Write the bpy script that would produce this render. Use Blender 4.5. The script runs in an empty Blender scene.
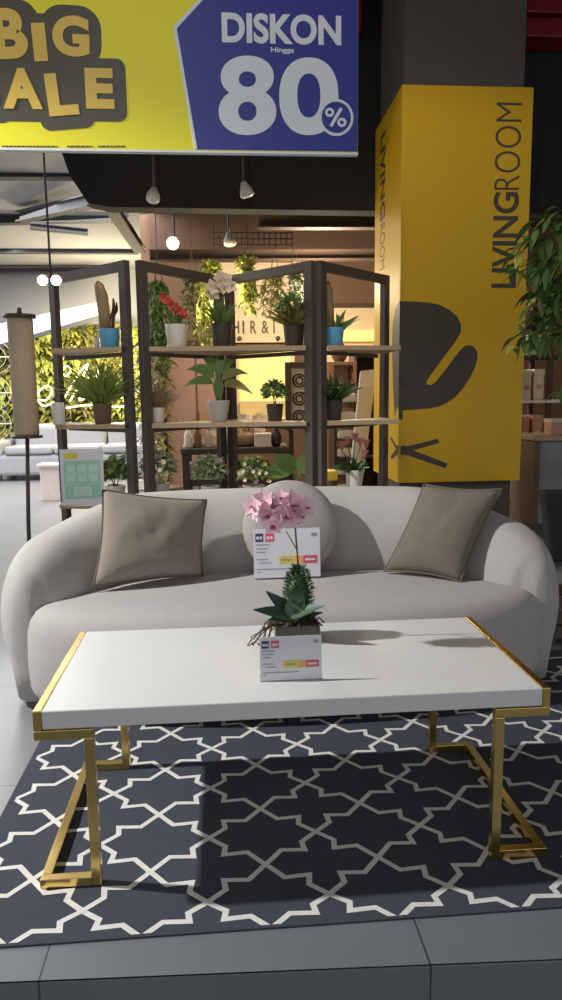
import bpy, bmesh, math, random
from mathutils import Vector, Matrix, noise
C = bpy.context.scene.collection
V = Vector
PI = math.pi
R = random.Random(7)

# ------------------------------------------------------------------ camera
F, CH = 720.0, 1.2
YAW, PITCH, ROLL = math.radians(4.6), math.radians(8.37), math.radians(0.72)
fwd = V((math.sin(YAW)*math.cos(PITCH), math.cos(YAW)*math.cos(PITCH), -math.sin(PITCH)))
r0 = V((math.cos(YAW), -math.sin(YAW), 0)); u0 = r0.cross(fwd)
rgt = math.cos(ROLL)*r0 - math.sin(ROLL)*u0
upv = math.cos(ROLL)*u0 + math.sin(ROLL)*r0
cam_d = bpy.data.cameras.new('camera'); cam = bpy.data.objects.new('camera', cam_d); C.objects.link(cam)
cam_d.sensor_fit = 'AUTO'; cam_d.sensor_width = 36; cam_d.lens = F/1000*36
cam_d.clip_start = 0.02; cam_d.clip_end = 100
M = Matrix((rgt, upv, -fwd)).transposed().to_4x4(); M.translation = V((0, 0, CH)); cam.matrix_world = M
bpy.context.scene.camera = cam

def ray(px, py): return fwd + rgt*((px-281)/F) - upv*((py-500)/F)
def Y(px, py, y):                       # a point of the photo taken at depth y
    d = ray(px, py); return V((0, 0, CH)) + d*(y/d.y)
def Z(px, py, z):
    d = ray(px, py); return V((0, 0, CH)) + d*((z-CH)/d.z)
def X(px, py, x):
    d = ray(px, py); return V((0, 0, CH)) + d*(x/d.x)

# ------------------------------------------------------------------ view, world, lights
sc = bpy.context.scene
sc.view_settings.view_transform = 'Standard'; sc.view_settings.look = 'None'
sc.view_settings.exposure = 0.0; sc.view_settings.gamma = 1.0
sc.view_settings.use_curve_mapping = False
w = bpy.data.worlds.new('world'); sc.world = w; w.use_nodes = True
bgn = w.node_tree.nodes['Background']
bgn.inputs[0].default_value = (0.95, 0.97, 1.0, 1); bgn.inputs[1].default_value = 0.54

def lamp(name, kind, loc, power, col=(1, 1, 1), target=None, size=0.1, spot=None, blend=0.3, shape=None, sy=None):
    d = bpy.data.lights.new(name, kind); o = bpy.data.objects.new(name, d); C.objects.link(o)
    d.energy = power; d.color = col; o.location = loc
    if kind == 'AREA':
        d.size = size
        if sy: d.shape = 'RECTANGLE'; d.size_y = sy
    else: d.shadow_soft_size = size
    if kind == 'SPOT': d.spot_size = math.radians(spot); d.spot_blend = blend
    if target is not None:
        o.rotation_euler = (V(target)-V(loc)).to_track_quat('-Z', 'Y').to_euler()
    return o
# the shop's ceiling spotlight to the left of the sofa group, the source of the hard shadows
lamp('key_spotlight', 'SPOT', (-2.9, 2.22, 3.08), 660, (1.0, 0.99, 0.97), (0.3, 2.3, 0.3), 0.05, 54, 0.45)
# daylight hall at the far left
lamp('hall_daylight', 'AREA', (-3.2, 8.2, 3.1), 420, (0.95, 0.97, 1.0), (-3.0, 8.4, 0), 3.5, sy=5)
# warm lamps of the shop behind the shelf
lamp('warm_shop_light', 'POINT', (1.0, 7.2, 2.2), 120, (1.0, 0.84, 0.6), None, 0.12)
lamp('warm_garden_light', 'POINT', (-1.5, 11.1, 2.0), 220, (1.0, 0.88, 0.55), None, 0.2)
lamp('warm_plant_light', 'POINT', (0.05, 6.0, 1.95), 20, (1.0, 0.82, 0.5), None, 0.08)
lamp('banner_fill', 'SPOT', (-0.7, -0.6, 3.5), 100, (1.0, 0.97, 0.9), (0.1, 2.8, 2.35), 0.08, 44, 0.6)  # unseen fill added to brighten the banner
lamp('shelf_fill', 'SPOT', (-0.1, 3.05, 3.5), 60, (1.0, 0.93, 0.8), (-0.1, 4.3, 1.1), 0.15, 62, 0.7)  # extra fill, added to lift the plants on the shelf
lamp('column_front_fill', 'SPOT', (0.5, 2.95, 3.3), 24, (1.0, 0.9, 0.7), (1.45, 4.4, 1.6), 0.05, 80, 0.6)  # added only to brighten the column's front face
lamp('column_side_fill', 'SPOT', (-0.6, 4.6, 2.5), 26, (1.0, 0.9, 0.66), (1.1, 4.8, 1.2), 0.05, 70, 0.6)  # another added fill, for the column's left face

# ------------------------------------------------------------------ materials
def lin(c): return tuple((x/255/12.92 if x/255 <= .04045 else ((x/255+.055)/1.055)**2.4) for x in c)
def mat(name, col, rough=.6, metal=0, var=.06, scale=12, bump=0, bscale=200, emit=None, estr=1, trans=0, alpha=None, sheen=0, two=None):
    m = bpy.data.materials.new(name); m.use_nodes = True; nt = m.node_tree
    b = nt.nodes['Principled BSDF']; L = lin(col)
    tc = nt.nodes.new('ShaderNodeTexCoord'); nz = nt.nodes.new('ShaderNodeTexNoise')
    nz.inputs['Scale'].default_value = scale; nz.inputs['Detail'].default_value = 4
    nt.links.new(tc.outputs['Object'], nz.inputs['Vector'])
    mx = nt.nodes.new('ShaderNodeMix'); mx.data_type = 'RGBA'
    L2 = lin(two) if two else tuple(min(1, x*(1+2*var)) for x in L)
    L1 = L if two else tuple(x*(1-2*var) for x in L)
    mx.inputs[6].default_value = (*L1, 1); mx.inputs[7].default_value = (*L2, 1)
    nt.links.new(nz.outputs['Fac'], mx.inputs[0]); nt.links.new(mx.outputs[2], b.inputs['Base Color'])
    b.inputs['Roughness'].default_value = rough; b.inputs['Metallic'].default_value = metal
    if sheen: b.inputs['Sheen Weight'].default_value = sheen
    if trans: b.inputs['Transmission Weight'].default_value = trans
    if alpha is not None: b.inputs['Alpha'].default_value = alpha
    if emit:
        b.inputs['Emission Color'].default_value = (*lin(emit), 1); b.inputs['Emission Strength'].default_value = estr
    if bump:
        n2 = nt.nodes.new('ShaderNodeTexNoise'); n2.inputs['Scale'].default_value = bscale; n2.inputs['Detail'].default_value = 3
        nt.links.new(tc.outputs['Object'], n2.inputs['Vector'])
        bp = nt.nodes.new('ShaderNodeBump'); bp.inputs['Strength'].default_value = bump; bp.inputs['Distance'].default_value = .004
        nt.links.new(n2.outputs['Fac'], bp.inputs['Height']); nt.links.new(bp.outputs['Normal'], b.inputs['Normal'])
    return m

def tile_mat(name, col, joint, size, ox, oy, rough=.35, jw=.004):
    m = mat(name, col, rough, var=.05, scale=3); nt = m.node_tree; b = nt.nodes['Principled BSDF']
    tc = nt.nodes.new('ShaderNodeTexCoord'); sp = nt.nodes.new('ShaderNodeSeparateXYZ')
    nt.links.new(tc.outputs['Object'], sp.inputs[0])
    outs = []
    for ax, o in (('X', ox), ('Y', oy)):
        a = nt.nodes.new('ShaderNodeMath'); a.operation = 'SUBTRACT'; a.inputs[1].default_value = o - size/2
        nt.links.new(sp.outputs[ax], a.inputs[0])
        f = nt.nodes.new('ShaderNodeMath'); f.operation = 'PINGPONG'; f.inputs[1].default_value = size/2
        nt.links.new(a.outputs[0], f.inputs[0])
        g = nt.nodes.new('ShaderNodeMath'); g.operation = 'GREATER_THAN'; g.inputs[1].default_value = size/2-jw/2
        nt.links.new(f.outputs[0], g.inputs[0]); outs.append(g)
    mxm = nt.nodes.new('ShaderNodeMath'); mxm.operation = 'MAXIMUM'
    nt.links.new(outs[0].outputs[0], mxm.inputs[0]); nt.links.new(outs[1].outputs[0], mxm.inputs[1])
    old = b.inputs['Base Color'].links[0].from_socket
    mx = nt.nodes.new('ShaderNodeMix'); mx.data_type = 'RGBA'; mx.inputs[7].default_value = (*lin(joint), 1)
    nt.links.new(mxm.outputs[0], mx.inputs[0]); nt.links.new(old, mx.inputs[6]); nt.links.new(mx.outputs[2], b.inputs['Base Color'])
    return m

def wood_mat(name, c1, c2, rough=.5, axis=0, s=6):
    m = mat(name, c1, rough, two=c2, scale=s); nt = m.node_tree
    nz = [n for n in nt.nodes if n.type == 'TEX_NOISE'][0]; tc = [n for n in nt.nodes if n.type == 'TEX_COORD'][0]
    mp = nt.nodes.new('ShaderNodeMapping'); sv = [14, 14, 14]; sv[axis] = 1; mp.inputs['Scale'].default_value = sv
    nt.links.new(tc.outputs['Object'], mp.inputs[0]); nt.links.new(mp.outputs[0], nz.inputs['Vector'])
    return m

m_sofa = mat('sofa_fabric', (185, 180, 176), .95, var=.03, bump=.5, bscale=260, sheen=.15)
m_round = mat('round_cushion_fabric', (172, 164, 160), .95, var=.03, bump=.5, bscale=260)
m_taupe = mat('taupe_fabric', (150, 139, 126), .95, var=.05, scale=30, bump=.5, bscale=400)
m_olive = mat('olive_fabric', (122, 114, 101), .95, var=.05, scale=30, bump=.5, bscale=400)
m_pipe = mat('cushion_piping', (112, 102, 92), .9)
m_white = mat('white_lacquer', (226, 226, 224), .28, var=.01)
m_gold = mat('polished_gold', (240, 206, 130), .24, 1.0, var=.05)
m_rug = mat('rug_navy', (66, 71, 82), .98, var=.08, scale=60, bump=.6, bscale=500)
m_rugline = mat('rug_ivory', (228, 226, 220), .98, var=.05, scale=60, bump=.4, bscale=500)
m_floor = tile_mat('floor_tile', (134, 134, 136), (88, 88, 90), .8, -.41, 1.36)
m_edge = tile_mat('edge_tile', (114, 120, 124), (58, 60, 64), .82, -.407, 1.75, rough=.45)
m_darkmetal = mat('dark_steel', (88, 78, 73), .5, .2, var=.05)
m_board = wood_mat('pale_oak', (190, 165, 134), (172, 146, 116))
m_sign_y = mat('sign_yellow', (238, 228, 26), .5, var=.02, scale=2)
m_sign_b = mat('sign_blue', (42, 52, 140), .5, var=.02, scale=2)
m_sign_w = mat('sign_white', (222, 226, 232), .5, var=.01)
m_sign_d = mat('sign_olive_black', (70, 66, 52), .5, var=.02)
m_sign_o = mat('sign_letter_yellow', (226, 190, 80), .5, var=.02)
m_col_y = mat('column_yellow', (214, 168, 16), .5, var=.02, scale=2)
m_col_d = mat('column_graphic', (72, 62, 52), .5, var=.02)
m_conc = mat('concrete', (92, 84, 79), .9, var=.07, scale=5)
m_black = mat('ceiling_black', (40, 36, 35), .9, var=.1)
m_ceilw = mat('ceiling_white', (158, 158, 160), .9, var=.02)
m_beam = mat('beam_steel', (70, 68, 70), .7, var=.05)
m_beamd = mat('beam_brown', (74, 56, 46), .7, var=.05)
m_brown = mat('brown_wall', (116, 88, 68), .9, var=.05)
m_cream = mat('cream_wall', (232, 205, 165), .9, var=.02)
m_pinkwood = wood_mat('pink_wood', (190, 150, 132), (174, 134, 116), axis=2)
m_red = mat('red_paint', (128, 14, 20), .5, var=.05)
m_soil = mat('soil', (58, 44, 36), 1, bump=.8, bscale=80)
m_blackfab = mat('black_fabric', (30, 29, 29), .85, var=.1)
m_grey = mat('grey_laminate', (132, 136, 140), .5, var=.02)
m_greyfab = mat('grey_fabric', (160, 160, 164), .9, var=.04)
m_paper = mat('card_white', (226, 226, 232), .35, var=.01)
m_acr = mat('clear_acrylic', (240, 244, 248), .05, trans=.9, var=0)
m_navy = mat('card_navy', (58, 66, 98), .4); m_pinkc = mat('card_pink', (222, 92, 112), .4)
m_yel = mat('card_yellow', (226, 208, 84), .4); m_ora = mat('card_orange', (236, 178, 110), .4)
m_ink = mat('card_ink', (158, 160, 172), .5)
m_teal = mat('poster_teal', (166, 212, 192), .4); m_tealp = mat('poster_pale_teal', (196, 228, 216), .4)
m_blue = mat('blue_pot', (92, 160, 206), .4); m_potw = mat('white_pot', (222, 216, 208), .4)
m_potd = mat('dark_pot', (64, 54, 48), .6); m_potg = mat('grey_pot', (186, 178, 170), .6)
m_potb = mat('brown_pot', (110, 90, 74), .7)
def leafm(n, a, b): return mat(n, a, .5, two=b, scale=25)
m_lf_d = leafm('leaf_dark_green', (46, 76, 44), (78, 110, 62)); m_lf = leafm('leaf_green', (90, 122, 62), (134, 158, 88))
m_lf_y = leafm('leaf_yellow_green', (176, 186, 84), (208, 208, 116)); m_lf_g = leafm('leaf_grey_green', (120, 130, 100), (176, 178, 150))
m_lf_b = leafm('leaf_brown', (140, 110, 78), (182, 154, 118)); m_lf_o = leafm('leaf_olive', (116, 114, 60), (158, 150, 86))
m_lf_or = leafm('leaf_orchid', (54, 80, 60), (78, 104, 82))
m_lf_m = leafm('leaf_moss_green', (122, 140, 66), (166, 178, 96))
m_stem = mat('stem_brown', (84, 66, 48), .8); m_stemg = mat('stem_green', (84, 96, 54), .7)
m_pet_w = mat('petal_cream', (232, 212, 190), .6); m_pet_r = mat('petal_red', (206, 74, 56), .6)
m_pet_p = mat('petal_pink', (238, 180, 198), .55, two=(248, 222, 228), scale=60); m_pet_m = mat('petal_magenta', (196, 84, 122), .5)
m_pet_d = mat('petal_dusty_pink', (204, 130, 126), .6)
m_bulb = mat('lit_bulb', (255, 240, 200), emit=(255, 236, 190), estr=14)
m_bulbw = mat('lit_white_bulb', (255, 255, 255), emit=(245, 250, 255), estr=9)
m_lampw = mat('lamp_white', (200, 194, 186), .5)
m_neon = mat('neon_tube', (255, 245, 190), emit=(255, 244, 180), estr=2.2)
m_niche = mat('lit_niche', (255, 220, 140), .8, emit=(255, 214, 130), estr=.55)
m_linen = mat('linen_shade', (196, 176, 150), .9, bump=.4, bscale=150)
m_palepink = mat('pale_pink', (232, 214, 206), .6)
m_led = mat('lilac_led', (220, 220, 245), emit=(205, 208, 245), estr=.4)
m_mirror = mat('mirror_flat_reflection', (206, 200, 192), .3, .2, var=.02)  # the mirror's white-grey reflection put into a plain pale colour
m_box = mat('cardboard', (190, 140, 116), .8, two=(206, 160, 134)); m_boxw = mat('box_white', (220, 206, 188), .7)
m_glass = mat('pot_glass', (90, 82, 76), .08, trans=.55, var=.1)

# ------------------------------------------------------------------ mesh helpers
def bm_(): return bmesh.new()
def bevel_all(bm, w_, seg=2):
    bmesh.ops.bevel(bm, geom=[e for e in bm.edges], offset=w_, segments=seg, affect='EDGES', profile=.5)
def box(bm, lo, hi, bev=0, mi=0, seg=2):
    t = bm_(); bmesh.ops.create_cube(t, size=1)
    for v in t.verts:
        v.co = V([(lo[i]+hi[i])/2 + v.co[i]*(hi[i]-lo[i]) for i in range(3)])
    if bev: bevel_all(t, bev, seg)
    merge(bm, t, mi)
def merge(bm, t, mi=0, mtx=None):
    if mtx is not None: t.transform(mtx)
    mp = {v: bm.verts.new(v.co) for v in t.verts}
    for f in t.faces:
        try:
            g = bm.faces.new([mp[v] for v in f.verts]); g.material_index = mi if mi else f.material_index; g.smooth = f.smooth
        except ValueError: pass
    t.free()
def tube(bm, pts, rad, n=8, mi=0, square=False, cap=True):
    pts = [V(p) for p in pts]; rings = []
    rr = rad if hasattr(rad, '__len__') else [rad]*len(pts)
    for i, p in enumerate(pts):
        a = (p-pts[i-1]).normalized() if i else None; b = (pts[i+1]-p).normalized() if i < len(pts)-1 else None
        d = (a+b) if a is not None and b is not None else (a if a is not None else b)
        if d.length < 1e-6: d = b
        d.normalize()
        ref = V((0, 0, 1)) if abs(d.z) < .9 else V((0, 1, 0))
        s = d.cross(ref).normalized(); t = s.cross(d)
        rings.append([bm.verts.new(p + rr[i]*(math.cos(2*PI*k/n)*s+math.sin(2*PI*k/n)*t)) for k in range(n)])
    for i in range(len(rings)-1):
        for k in range(n):
            f = bm.faces.new((rings[i][k], rings[i][(k+1) % n], rings[i+1][(k+1) % n], rings[i+1][k])); f.smooth = True; f.material_index = mi
    if cap:
        for q in (rings[0][::-1], rings[-1]):
            f = bm.faces.new(q); f.material_index = mi
def bar(bm, a, b, wd, dp, ref=(0, 0, 1), bev=.0015, mi=0):
    """a rectangular bar from a to b; wd across (perp to ref), dp along ref"""
    a, b = V(a), V(b); d = b-a; L = d.length; d.normalize()
    s = d.cross(V(ref)).normalized(); t = s.cross(d).normalized()
    q = bm_(); box(q, (-wd/2, -dp/2, 0), (wd/2, dp/2, L), bev)
    mtx = Matrix((s, t, d)).transposed().to_4x4()
    if mtx.determinant() < 0: mtx = Matrix((-s, t, d)).transposed().to_4x4()
    mtx.translation = a; merge(bm, q, mi, mtx)
def lathe(bm, prof, n=20, mi=0, at=(0, 0, 0), cap=True):
    at = V(at); rings = [[bm.verts.new(at+V((r*math.cos(2*PI*k/n), r*math.sin(2*PI*k/n), z))) for k in range(n)] for r, z in prof]
    for i in range(len(rings)-1):
        for k in range(n):
            f = bm.faces.new((rings[i][k], rings[i][(k+1) % n], rings[i+1][(k+1) % n], rings[i+1][k])); f.smooth = True; f.material_index = mi
    if cap:
        f = bm.faces.new(rings[0][::-1]); f.material_index = mi
        f = bm.faces.new(rings[-1]); f.material_index = mi
def ball(bm, c, r, mi=0, sub=2, sc_=(1, 1, 1)):
    t = bm_(); bmesh.ops.create_icosphere(t, subdivisions=sub, radius=1)
    for v in t.verts: v.co = V(c)+V((v.co.x*r*sc_[0], v.co.y*r*sc_[1], v.co.z*r*sc_[2]))
    for f in t.faces: f.smooth = True
    merge(bm, t, mi)
def prism(bm, pts, n, depth, mi=0):
    """flat polygon (3-D points) given thickness along n"""
    n = V(n); a = [bm.verts.new(V(p)) for p in pts]; b = [bm.verts.new(V(p)+n*depth) for p in pts]
    fs = [bm.faces.new(b), bm.faces.new(a[::-1])]
    for i in range(len(a)): fs.append(bm.faces.new((a[i], a[(i+1) % len(a)], b[(i+1) % len(a)], b[i])))
    for f in fs: f.material_index = mi
    bmesh.ops.recalc_face_normals(bm, faces=fs)
def leaf(bm, p, d, L, W, up=V((0, 0, 1)), droop=.25, mi=0, seg=4, fold=.15, tip=1.0):
    p = V(p); d = V(d).normalized(); s = d.cross(up)
    if s.length < .05: s = d.cross(V((1, .3, 0)))
    s.normalize(); n = s.cross(d); prev = None
    for i in range(seg+1):
        t = i/seg; wd = W*math.sin(PI*min(1, (t*.92+.04)**(.75 if tip == 1 else tip)))*.5
        c = p + d*(L*t) - V((0, 0, 1))*(droop*L*t*t)
        row = [bm.verts.new(c - s*wd + n*fold*wd), bm.verts.new(c), bm.verts.new(c + s*wd + n*fold*wd)]
        if prev:
            for k in (0, 1):
                f = bm.faces.new((prev[k], prev[k+1], row[k+1], row[k])); f.material_index = mi; f.smooth = True
        prev = row
def rdir(lo=-1, hi=1, r=R):
    a = r.uniform(0, 2*PI); z = r.uniform(lo, hi); q = math.sqrt(max(0, 1-z*z)); return V((q*math.cos(a), q*math.sin(a), z))
def obj(name, bm, mats, parent=None, smooth=None):
    me = bpy.data.meshes.new(name); 
    bm.normal_update(); bm.to_mesh(me); bm.free()
    for m in (mats if isinstance(mats, (list, tuple)) else [mats]): me.materials.append(m)
    if smooth is not None:
        for p in me.polygons: p.use_smooth = smooth
    o = bpy.data.objects.new(name, me); C.objects.link(o)
    if parent is not None: o.parent = parent
    return o
def tag(o, label, cat, group=None, kind=None):
    o['label'] = label; o['category'] = cat
    if group: o['group'] = group
    if kind: o['kind'] = kind
    return o
def thing(name, label, cat, loc=(0, 0, 0), rz=0, group=None):
    o = bpy.data.objects.new(name, None); o.empty_display_size = .05; C.objects.link(o); o.location = loc; o.rotation_euler = (0, 0, rz)
    return tag(o, label, cat, group)
def struct(name, bm, m):
    o = obj(name, bm, m); o['kind'] = 'structure'; return o
def text(name, txt, m, o, ux, uy, w_, h, bold=0, parent=None, thick=.002, label=None):
    cu = bpy.data.curves.new(name, 'FONT'); cu.body = txt; cu.offset = bold; cu.resolution_u = 6
    ob = bpy.data.objects.new(name, cu); C.objects.link(ob)
    dg = bpy.context.evaluated_depsgraph_get(); dg.update()
    me = bpy.data.meshes.new_from_object(ob.evaluated_get(dg)); bpy.data.objects.remove(ob)
    xs = [v.co.x for v in me.vertices]; ys = [v.co.y for v in me.vertices]
    x0, x1, y0, y1 = min(xs), max(xs), min(ys), max(ys)
    t = bm_(); t.from_mesh(me); bpy.data.meshes.remove(me)
    ux, uy = V(ux).normalized(), V(uy).normalized(); n = ux.cross(uy)
    for v in t.verts: v.co = V(o) + ux*((v.co.x-x0)/(x1-x0)*w_) + uy*((v.co.y-y0)/(y1-y0)*h) + n*thick
    for f in t.faces: f.normal_update()
    r = bmesh.ops.extrude_face_region(t, geom=t.faces[:])
    for v in [g for g in r['geom'] if isinstance(g, bmesh.types.BMVert)]: v.co -= n*(thick*.9)
    bmesh.ops.recalc_face_normals(t, faces=t.faces[:])
    q = obj(name, t, m, parent, False)
    if label: q['label'] = label
    return q

# ================================================================== THE SETTING
b = bm_(); box(b, (-7, 1.486, -.24), (6, 16, 0)); struct('floor', b, m_floor)
b = bm_(); prism(b, [V((-3, 1.484, -.24)), V((3, 1.22, -.24)), V((3, 1.485, -.24)), V((-3, 1.485, -.24))], (0, 0, 1), .24); bevel_all(b, .004); struct('trim_1', b, m_edge)
b = bm_(); box(b, (-5, -2, -.30), (5, 1.485, -.2405)); struct('floor_2', b, m_edge)
b = bm_(); box(b, (-7, 12.6, 0), (-.55, 12.75, 3.3)); struct('wall_back_left', b, m_ceilw)
b = bm_(); box(b, (-.9, 8.9, 0), (6, 9.05, 3.6)); struct('wall_back', b, m_brown)
b = bm_(); box(b, (-.9, 9.05, 0), (-.78, 12.6, 3.6)); struct('wall_side', b, m_brown)
b = bm_(); box(b, (6.0, 3.2, 0), (6.15, 9.05, 3.8)); struct('wall_right', b, m_brown)
b = bm_(); box(b, (-7, 5.6, 3.3), (-.62, 16, 3.4)); struct('ceiling_white_bay', b, m_ceilw)
b = bm_(); box(b, (-7, -2, 3.8), (6, 5.6, 3.9)); struct('ceiling', b, m_black)
b = bm_(); box(b, (-.62, 5.6, 3.3), (6, 9.05, 3.4)); struct('ceiling_back_bay', b, m_beamd)

b = bm_(); box(b, (-.78, 8.84, Y(260, 257, 8.84).z), (5.9, 8.899, 3.29)); struct('trim_2', b, mat('wall_top_brown', (92, 70, 56), .9))  # darker band added over the top of the back wall
# concrete column with its yellow cladding box
b = bm_(); box(b, (1.115, 4.46, 0), (1.845, 5.10, 3.799), .01); struct('column', b, m_conc)
cl = thing('column_cladding', 'big yellow box wrapped round the concrete column with chair graphic and LIVINGROOM lettering', 'column cladding', (1.09, 4.4, .64))
def cloc(p): return V(p)-V((1.09, 4.4, .64))
b = bm_()
box(b, (0, 0, 0), (.785, .02, 2.325), .002); box(b, (0, .021, 0), (.02, .74, 2.325), .002)
box(b, (.765, .021, 0), (.785, .74, 2.325), .002); box(b, (.021, .72, 0), (.764, .74, 2.325), .002)
obj('panel', b, m_col_y, cl)
# chair graphic: front face and, round the corner, the left face
g = [(115, 170), (150, 171), (190, 174), (220, 180), (248, 194), (270, 212), (281, 235), (281, 255), (268, 278), (250, 303), (230, 330), (208, 360), (190, 385), (184, 395), (187, 402), (197, 403), (210, 396), (222, 380), (240, 358), (262, 328), (280, 305), (290, 296), (300, 293), (311, 294), (319, 300), (326, 312), (327, 328), (321, 350), (308, 380), (285, 415), (264, 438), (240, 454), (220, 463), (195, 468), (150, 472), (119, 474), (119, 500), (113, 500)]
fy = 4.4
def gp(x, y): return Y(360+x/2.782, 240+y/2.782, fy)
pts = [cloc(gp(x, y)) for x, y in g]; pts[0].x = 0; pts[-1].x = 0
pts.append(V((0, 0, cloc(gp(113, 474)).z)))
for p in pts: p.y = 0
b = bm_(); prism(b, pts, (0, -1, 0), .0015)
star = [(113, 572), (135, 573), (216, 553), (221, 564), (148, 585), (244, 622), (238, 635), (130, 598), (113, 597)]
pts = [cloc(gp(x, y)) for x, y in star]
for p in pts: p.y = 0; p.x = max(0, p.x)
prism(b, pts, (0, -1, 0), .0015)
zt, zb = cloc(gp(115, 170)).z, cloc(gp(113, 474)).z
lp = [V((0, 0, zt)), V((0, .05, zt-.005)), V((0, .12, zt-.04)), V((0, .17, zt-.10)), V((0, .19, zt-.20)), V((0, .18, zt-.34)), V((0, .15, zt-.52)), V((0, .10, zt-.70)), V((0, .05, zb+.03)), V((0, 0, zb))]
prism(b, lp, (-1, 0, 0), .0015)
zs = cloc(gp(113, 582)).z
prism(b, [V((0, 0, zs+.02)), V((0, .05, zs+.02)), V((0, .20, zs+.07)), V((0, .21, zs+.05)), V((0, .06, zs)), V((0, .19, zs-.06)), V((0, .18, zs-.08)), V((0, 0, zs-.03))], (-1, 0, 0), .0015)
q = obj('chair_graphic', b, m_col_d, cl); q['label'] = 'dark wing chair silhouette printed round the corner'
# lettering on the front, reading upward
p0 = cloc(Y(516, 288, fy)); p1 = cloc(Y(517, 190, fy)); p2 = cloc(Y(519, 103, fy))
wd = (cloc(Y(516, 288, fy)) - cloc(Y(491, 288, fy))).x
text('lettering', 'LIVING', m_col_d, (p0.x, 0, p0.z), (0, 0, 1), (-1, 0, 0), (p1-p0).z-.012, wd, .022, cl, .0015)
text('lettering', 'ROOM', m_col_d, (p0.x, 0, p1.z), (0, 0, 1), (-1, 0, 0), (p2-p1).z, wd, -.012, cl, .0015)
q0 = cloc(X(381, 137, 1.09)); q1 = cloc(X(381, 222, 1.09)); q2 = cloc(X(380, 268, 1.09))
text('lettering', 'LIVING', m_col_d, (0, .57, q0.z), (0, 0, -1), (0, -1, 0), (q0-q1).z, .14, .022, cl, .0015)
text('lettering', 'ROOM', m_col_d, (0, .57, q1.z-.02), (0, 0, -1), (0, -1, 0), (q1-q2).z, .14, -.012, cl, .0015)

# overhead: dark bulkhead, beams
b = bm_()
prism(b, [Y(20, -60, 5.2), Y(50, 120, 5.2), Y(70, 176, 5.2), Y(88, 203, 5.2), Y(110, 207, 5.2), Y(640, 215, 5.2), Y(640, -60, 5.2)], (0, 1, 0), .15)
struct('ceiling_bulkhead', b, m_black)
def beam(px0, py0, px1, py1, y0, y1, th, m, label, cat='beam', dp=.12, group=None, name='ceiling_beam'):
    a, c = Y(px0, py0, y0), Y(px1, py1, y1)
    t = thing(name, label, cat, a, 0, group); c = c-a
    q = bm_(); d = c.normalized(); h = th/2
    bar(q, (0, 0, 0), c, dp, .012, bev=.001)                       # an I-section: web, two flanges
    obj('web', q, m, t)
    q = bm_(); n = V((0, 0, 1))
    return t, c
def ibeam(px0, py0, px1, py1, y0, y1, th, m, label, dp=.12, group=None):
    a, c = Y(px0, py0, y0), Y(px1, py1, y1)
    t = thing('ceiling_beam', label, 'beam', a, 0, group); c = c-a
    q = bm_(); bar(q, (0, 0, 0), c, .014, th*.98, bev=.001); obj('web', q, m, t)
    d = c.normalized(); s = d.cross(V((0, 0, 1))).normalized(); n = s.cross(d)
    for k in (-1, 1):
        q = bm_(); bar(q, n*k*(th/2), c+n*k*(th/2), dp, .014, bev=.001); obj('flange', q, m, t)
    return t
ibeam(-60, 172, 76, 173, 7.4, 7.4, .10, m_beam, 'grey steel beam nearest the yellow banner in the white ceiling')
ibeam(-60, 221, 128, 217, 9.0, 9.0, .09, m_beam, 'grey steel beam crossing the white ceiling behind the sloping brace')
ibeam(-60, 250, 138, 251, 11.0, 11.0, .07, m_beam, 'lower grey steel beam across the white ceiling above left shelf frame')
ibeam(-60, 271, 100, 270, 12.3, 12.3, .07, m_beam, 'lowest grey steel beam in front of the far left wall')
ibeam(20, 217, 92, 201, 8.6, 7.6, .10, m_beam, 'sloping grey brace running up to the dark bulkhead')
ibeam(30, 226, 88, 232, 8.8, 8.9, .05, m_beam, 'thin grey brace under the crossing ceiling beam')
ibeam(110, 205, 140, 250, 7.0, 8.6, .06, m_beamd, 'thin brown brace dropping beside the bright bulb')
ibeam(258, 222, 380, 222, 6.6, 6.6, .10, m_beamd, 'upper brown beam between bulkhead and yellow column')
ibeam(150, 256, 380, 255, 7.6, 7.6, .09, m_beamd, 'lower brown beam behind the tops of the shelf frames')
ibeam(529, 296, 600, 295, 5.6, 5.6, .07, m_beamd, 'short brown beam right of the yellow column')
ibeam(528, 223, 600, 222, 6.4, 6.4, .09, m_beamd, 'brown beam at the right edge above the green tree')
# lilac led strip panel sloping in the left bay
a0, a1, a2, a3 = Y(-20, 328, 11.6), Y(108, 300, 11.6), Y(104, 316, 11.6), Y(-20, 352, 11.6)
t = thing('light_panel', 'long sloping lilac light panel under white ceiling at left', 'light panel', a0)
b = bm_(); prism(b, [a0-a0, a1-a0, a2-a0, a3-a0], (0, 1, 0), .04); obj('diffuser', b, m_led, t)
b = bm_(); bar(b, a3-a0+V((0, .02, 0)), a2-a0+V((0, .02, 0)), .07, .06); obj('frame', b, m_beam, t)
# red pipe box top right
a = Y(524, 36, 4.95); b = bm_(); t = thing('red_duct', 'red painted duct in the dark ceiling right of the concrete column', 'duct', a)
box(b, (0, 0, 0), (1.2, .2, .12), .01); obj('lower_duct', b, m_red, t)
b = bm_(); box(b, (0, -.02, .135), (1.2, .2, .23), .01); obj('upper_duct', b, m_red, t)
a = Y(362, 30, 5.0); t = thing('ceiling_bracket', 'small dark red bracket in the ceiling beside the blue sign', 'bracket', a)
b = bm_(); box(b, (-.1, 0, 0), (.0, .1, .25), .01); obj('plate', b, m_red, t)
b = bm_(); bar(b, (-.05, .05, -.25), (-.05, .05, 0), .03, .03, ref=(0, 1, 0)); obj('rod', b, m_beamd, t)

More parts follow.
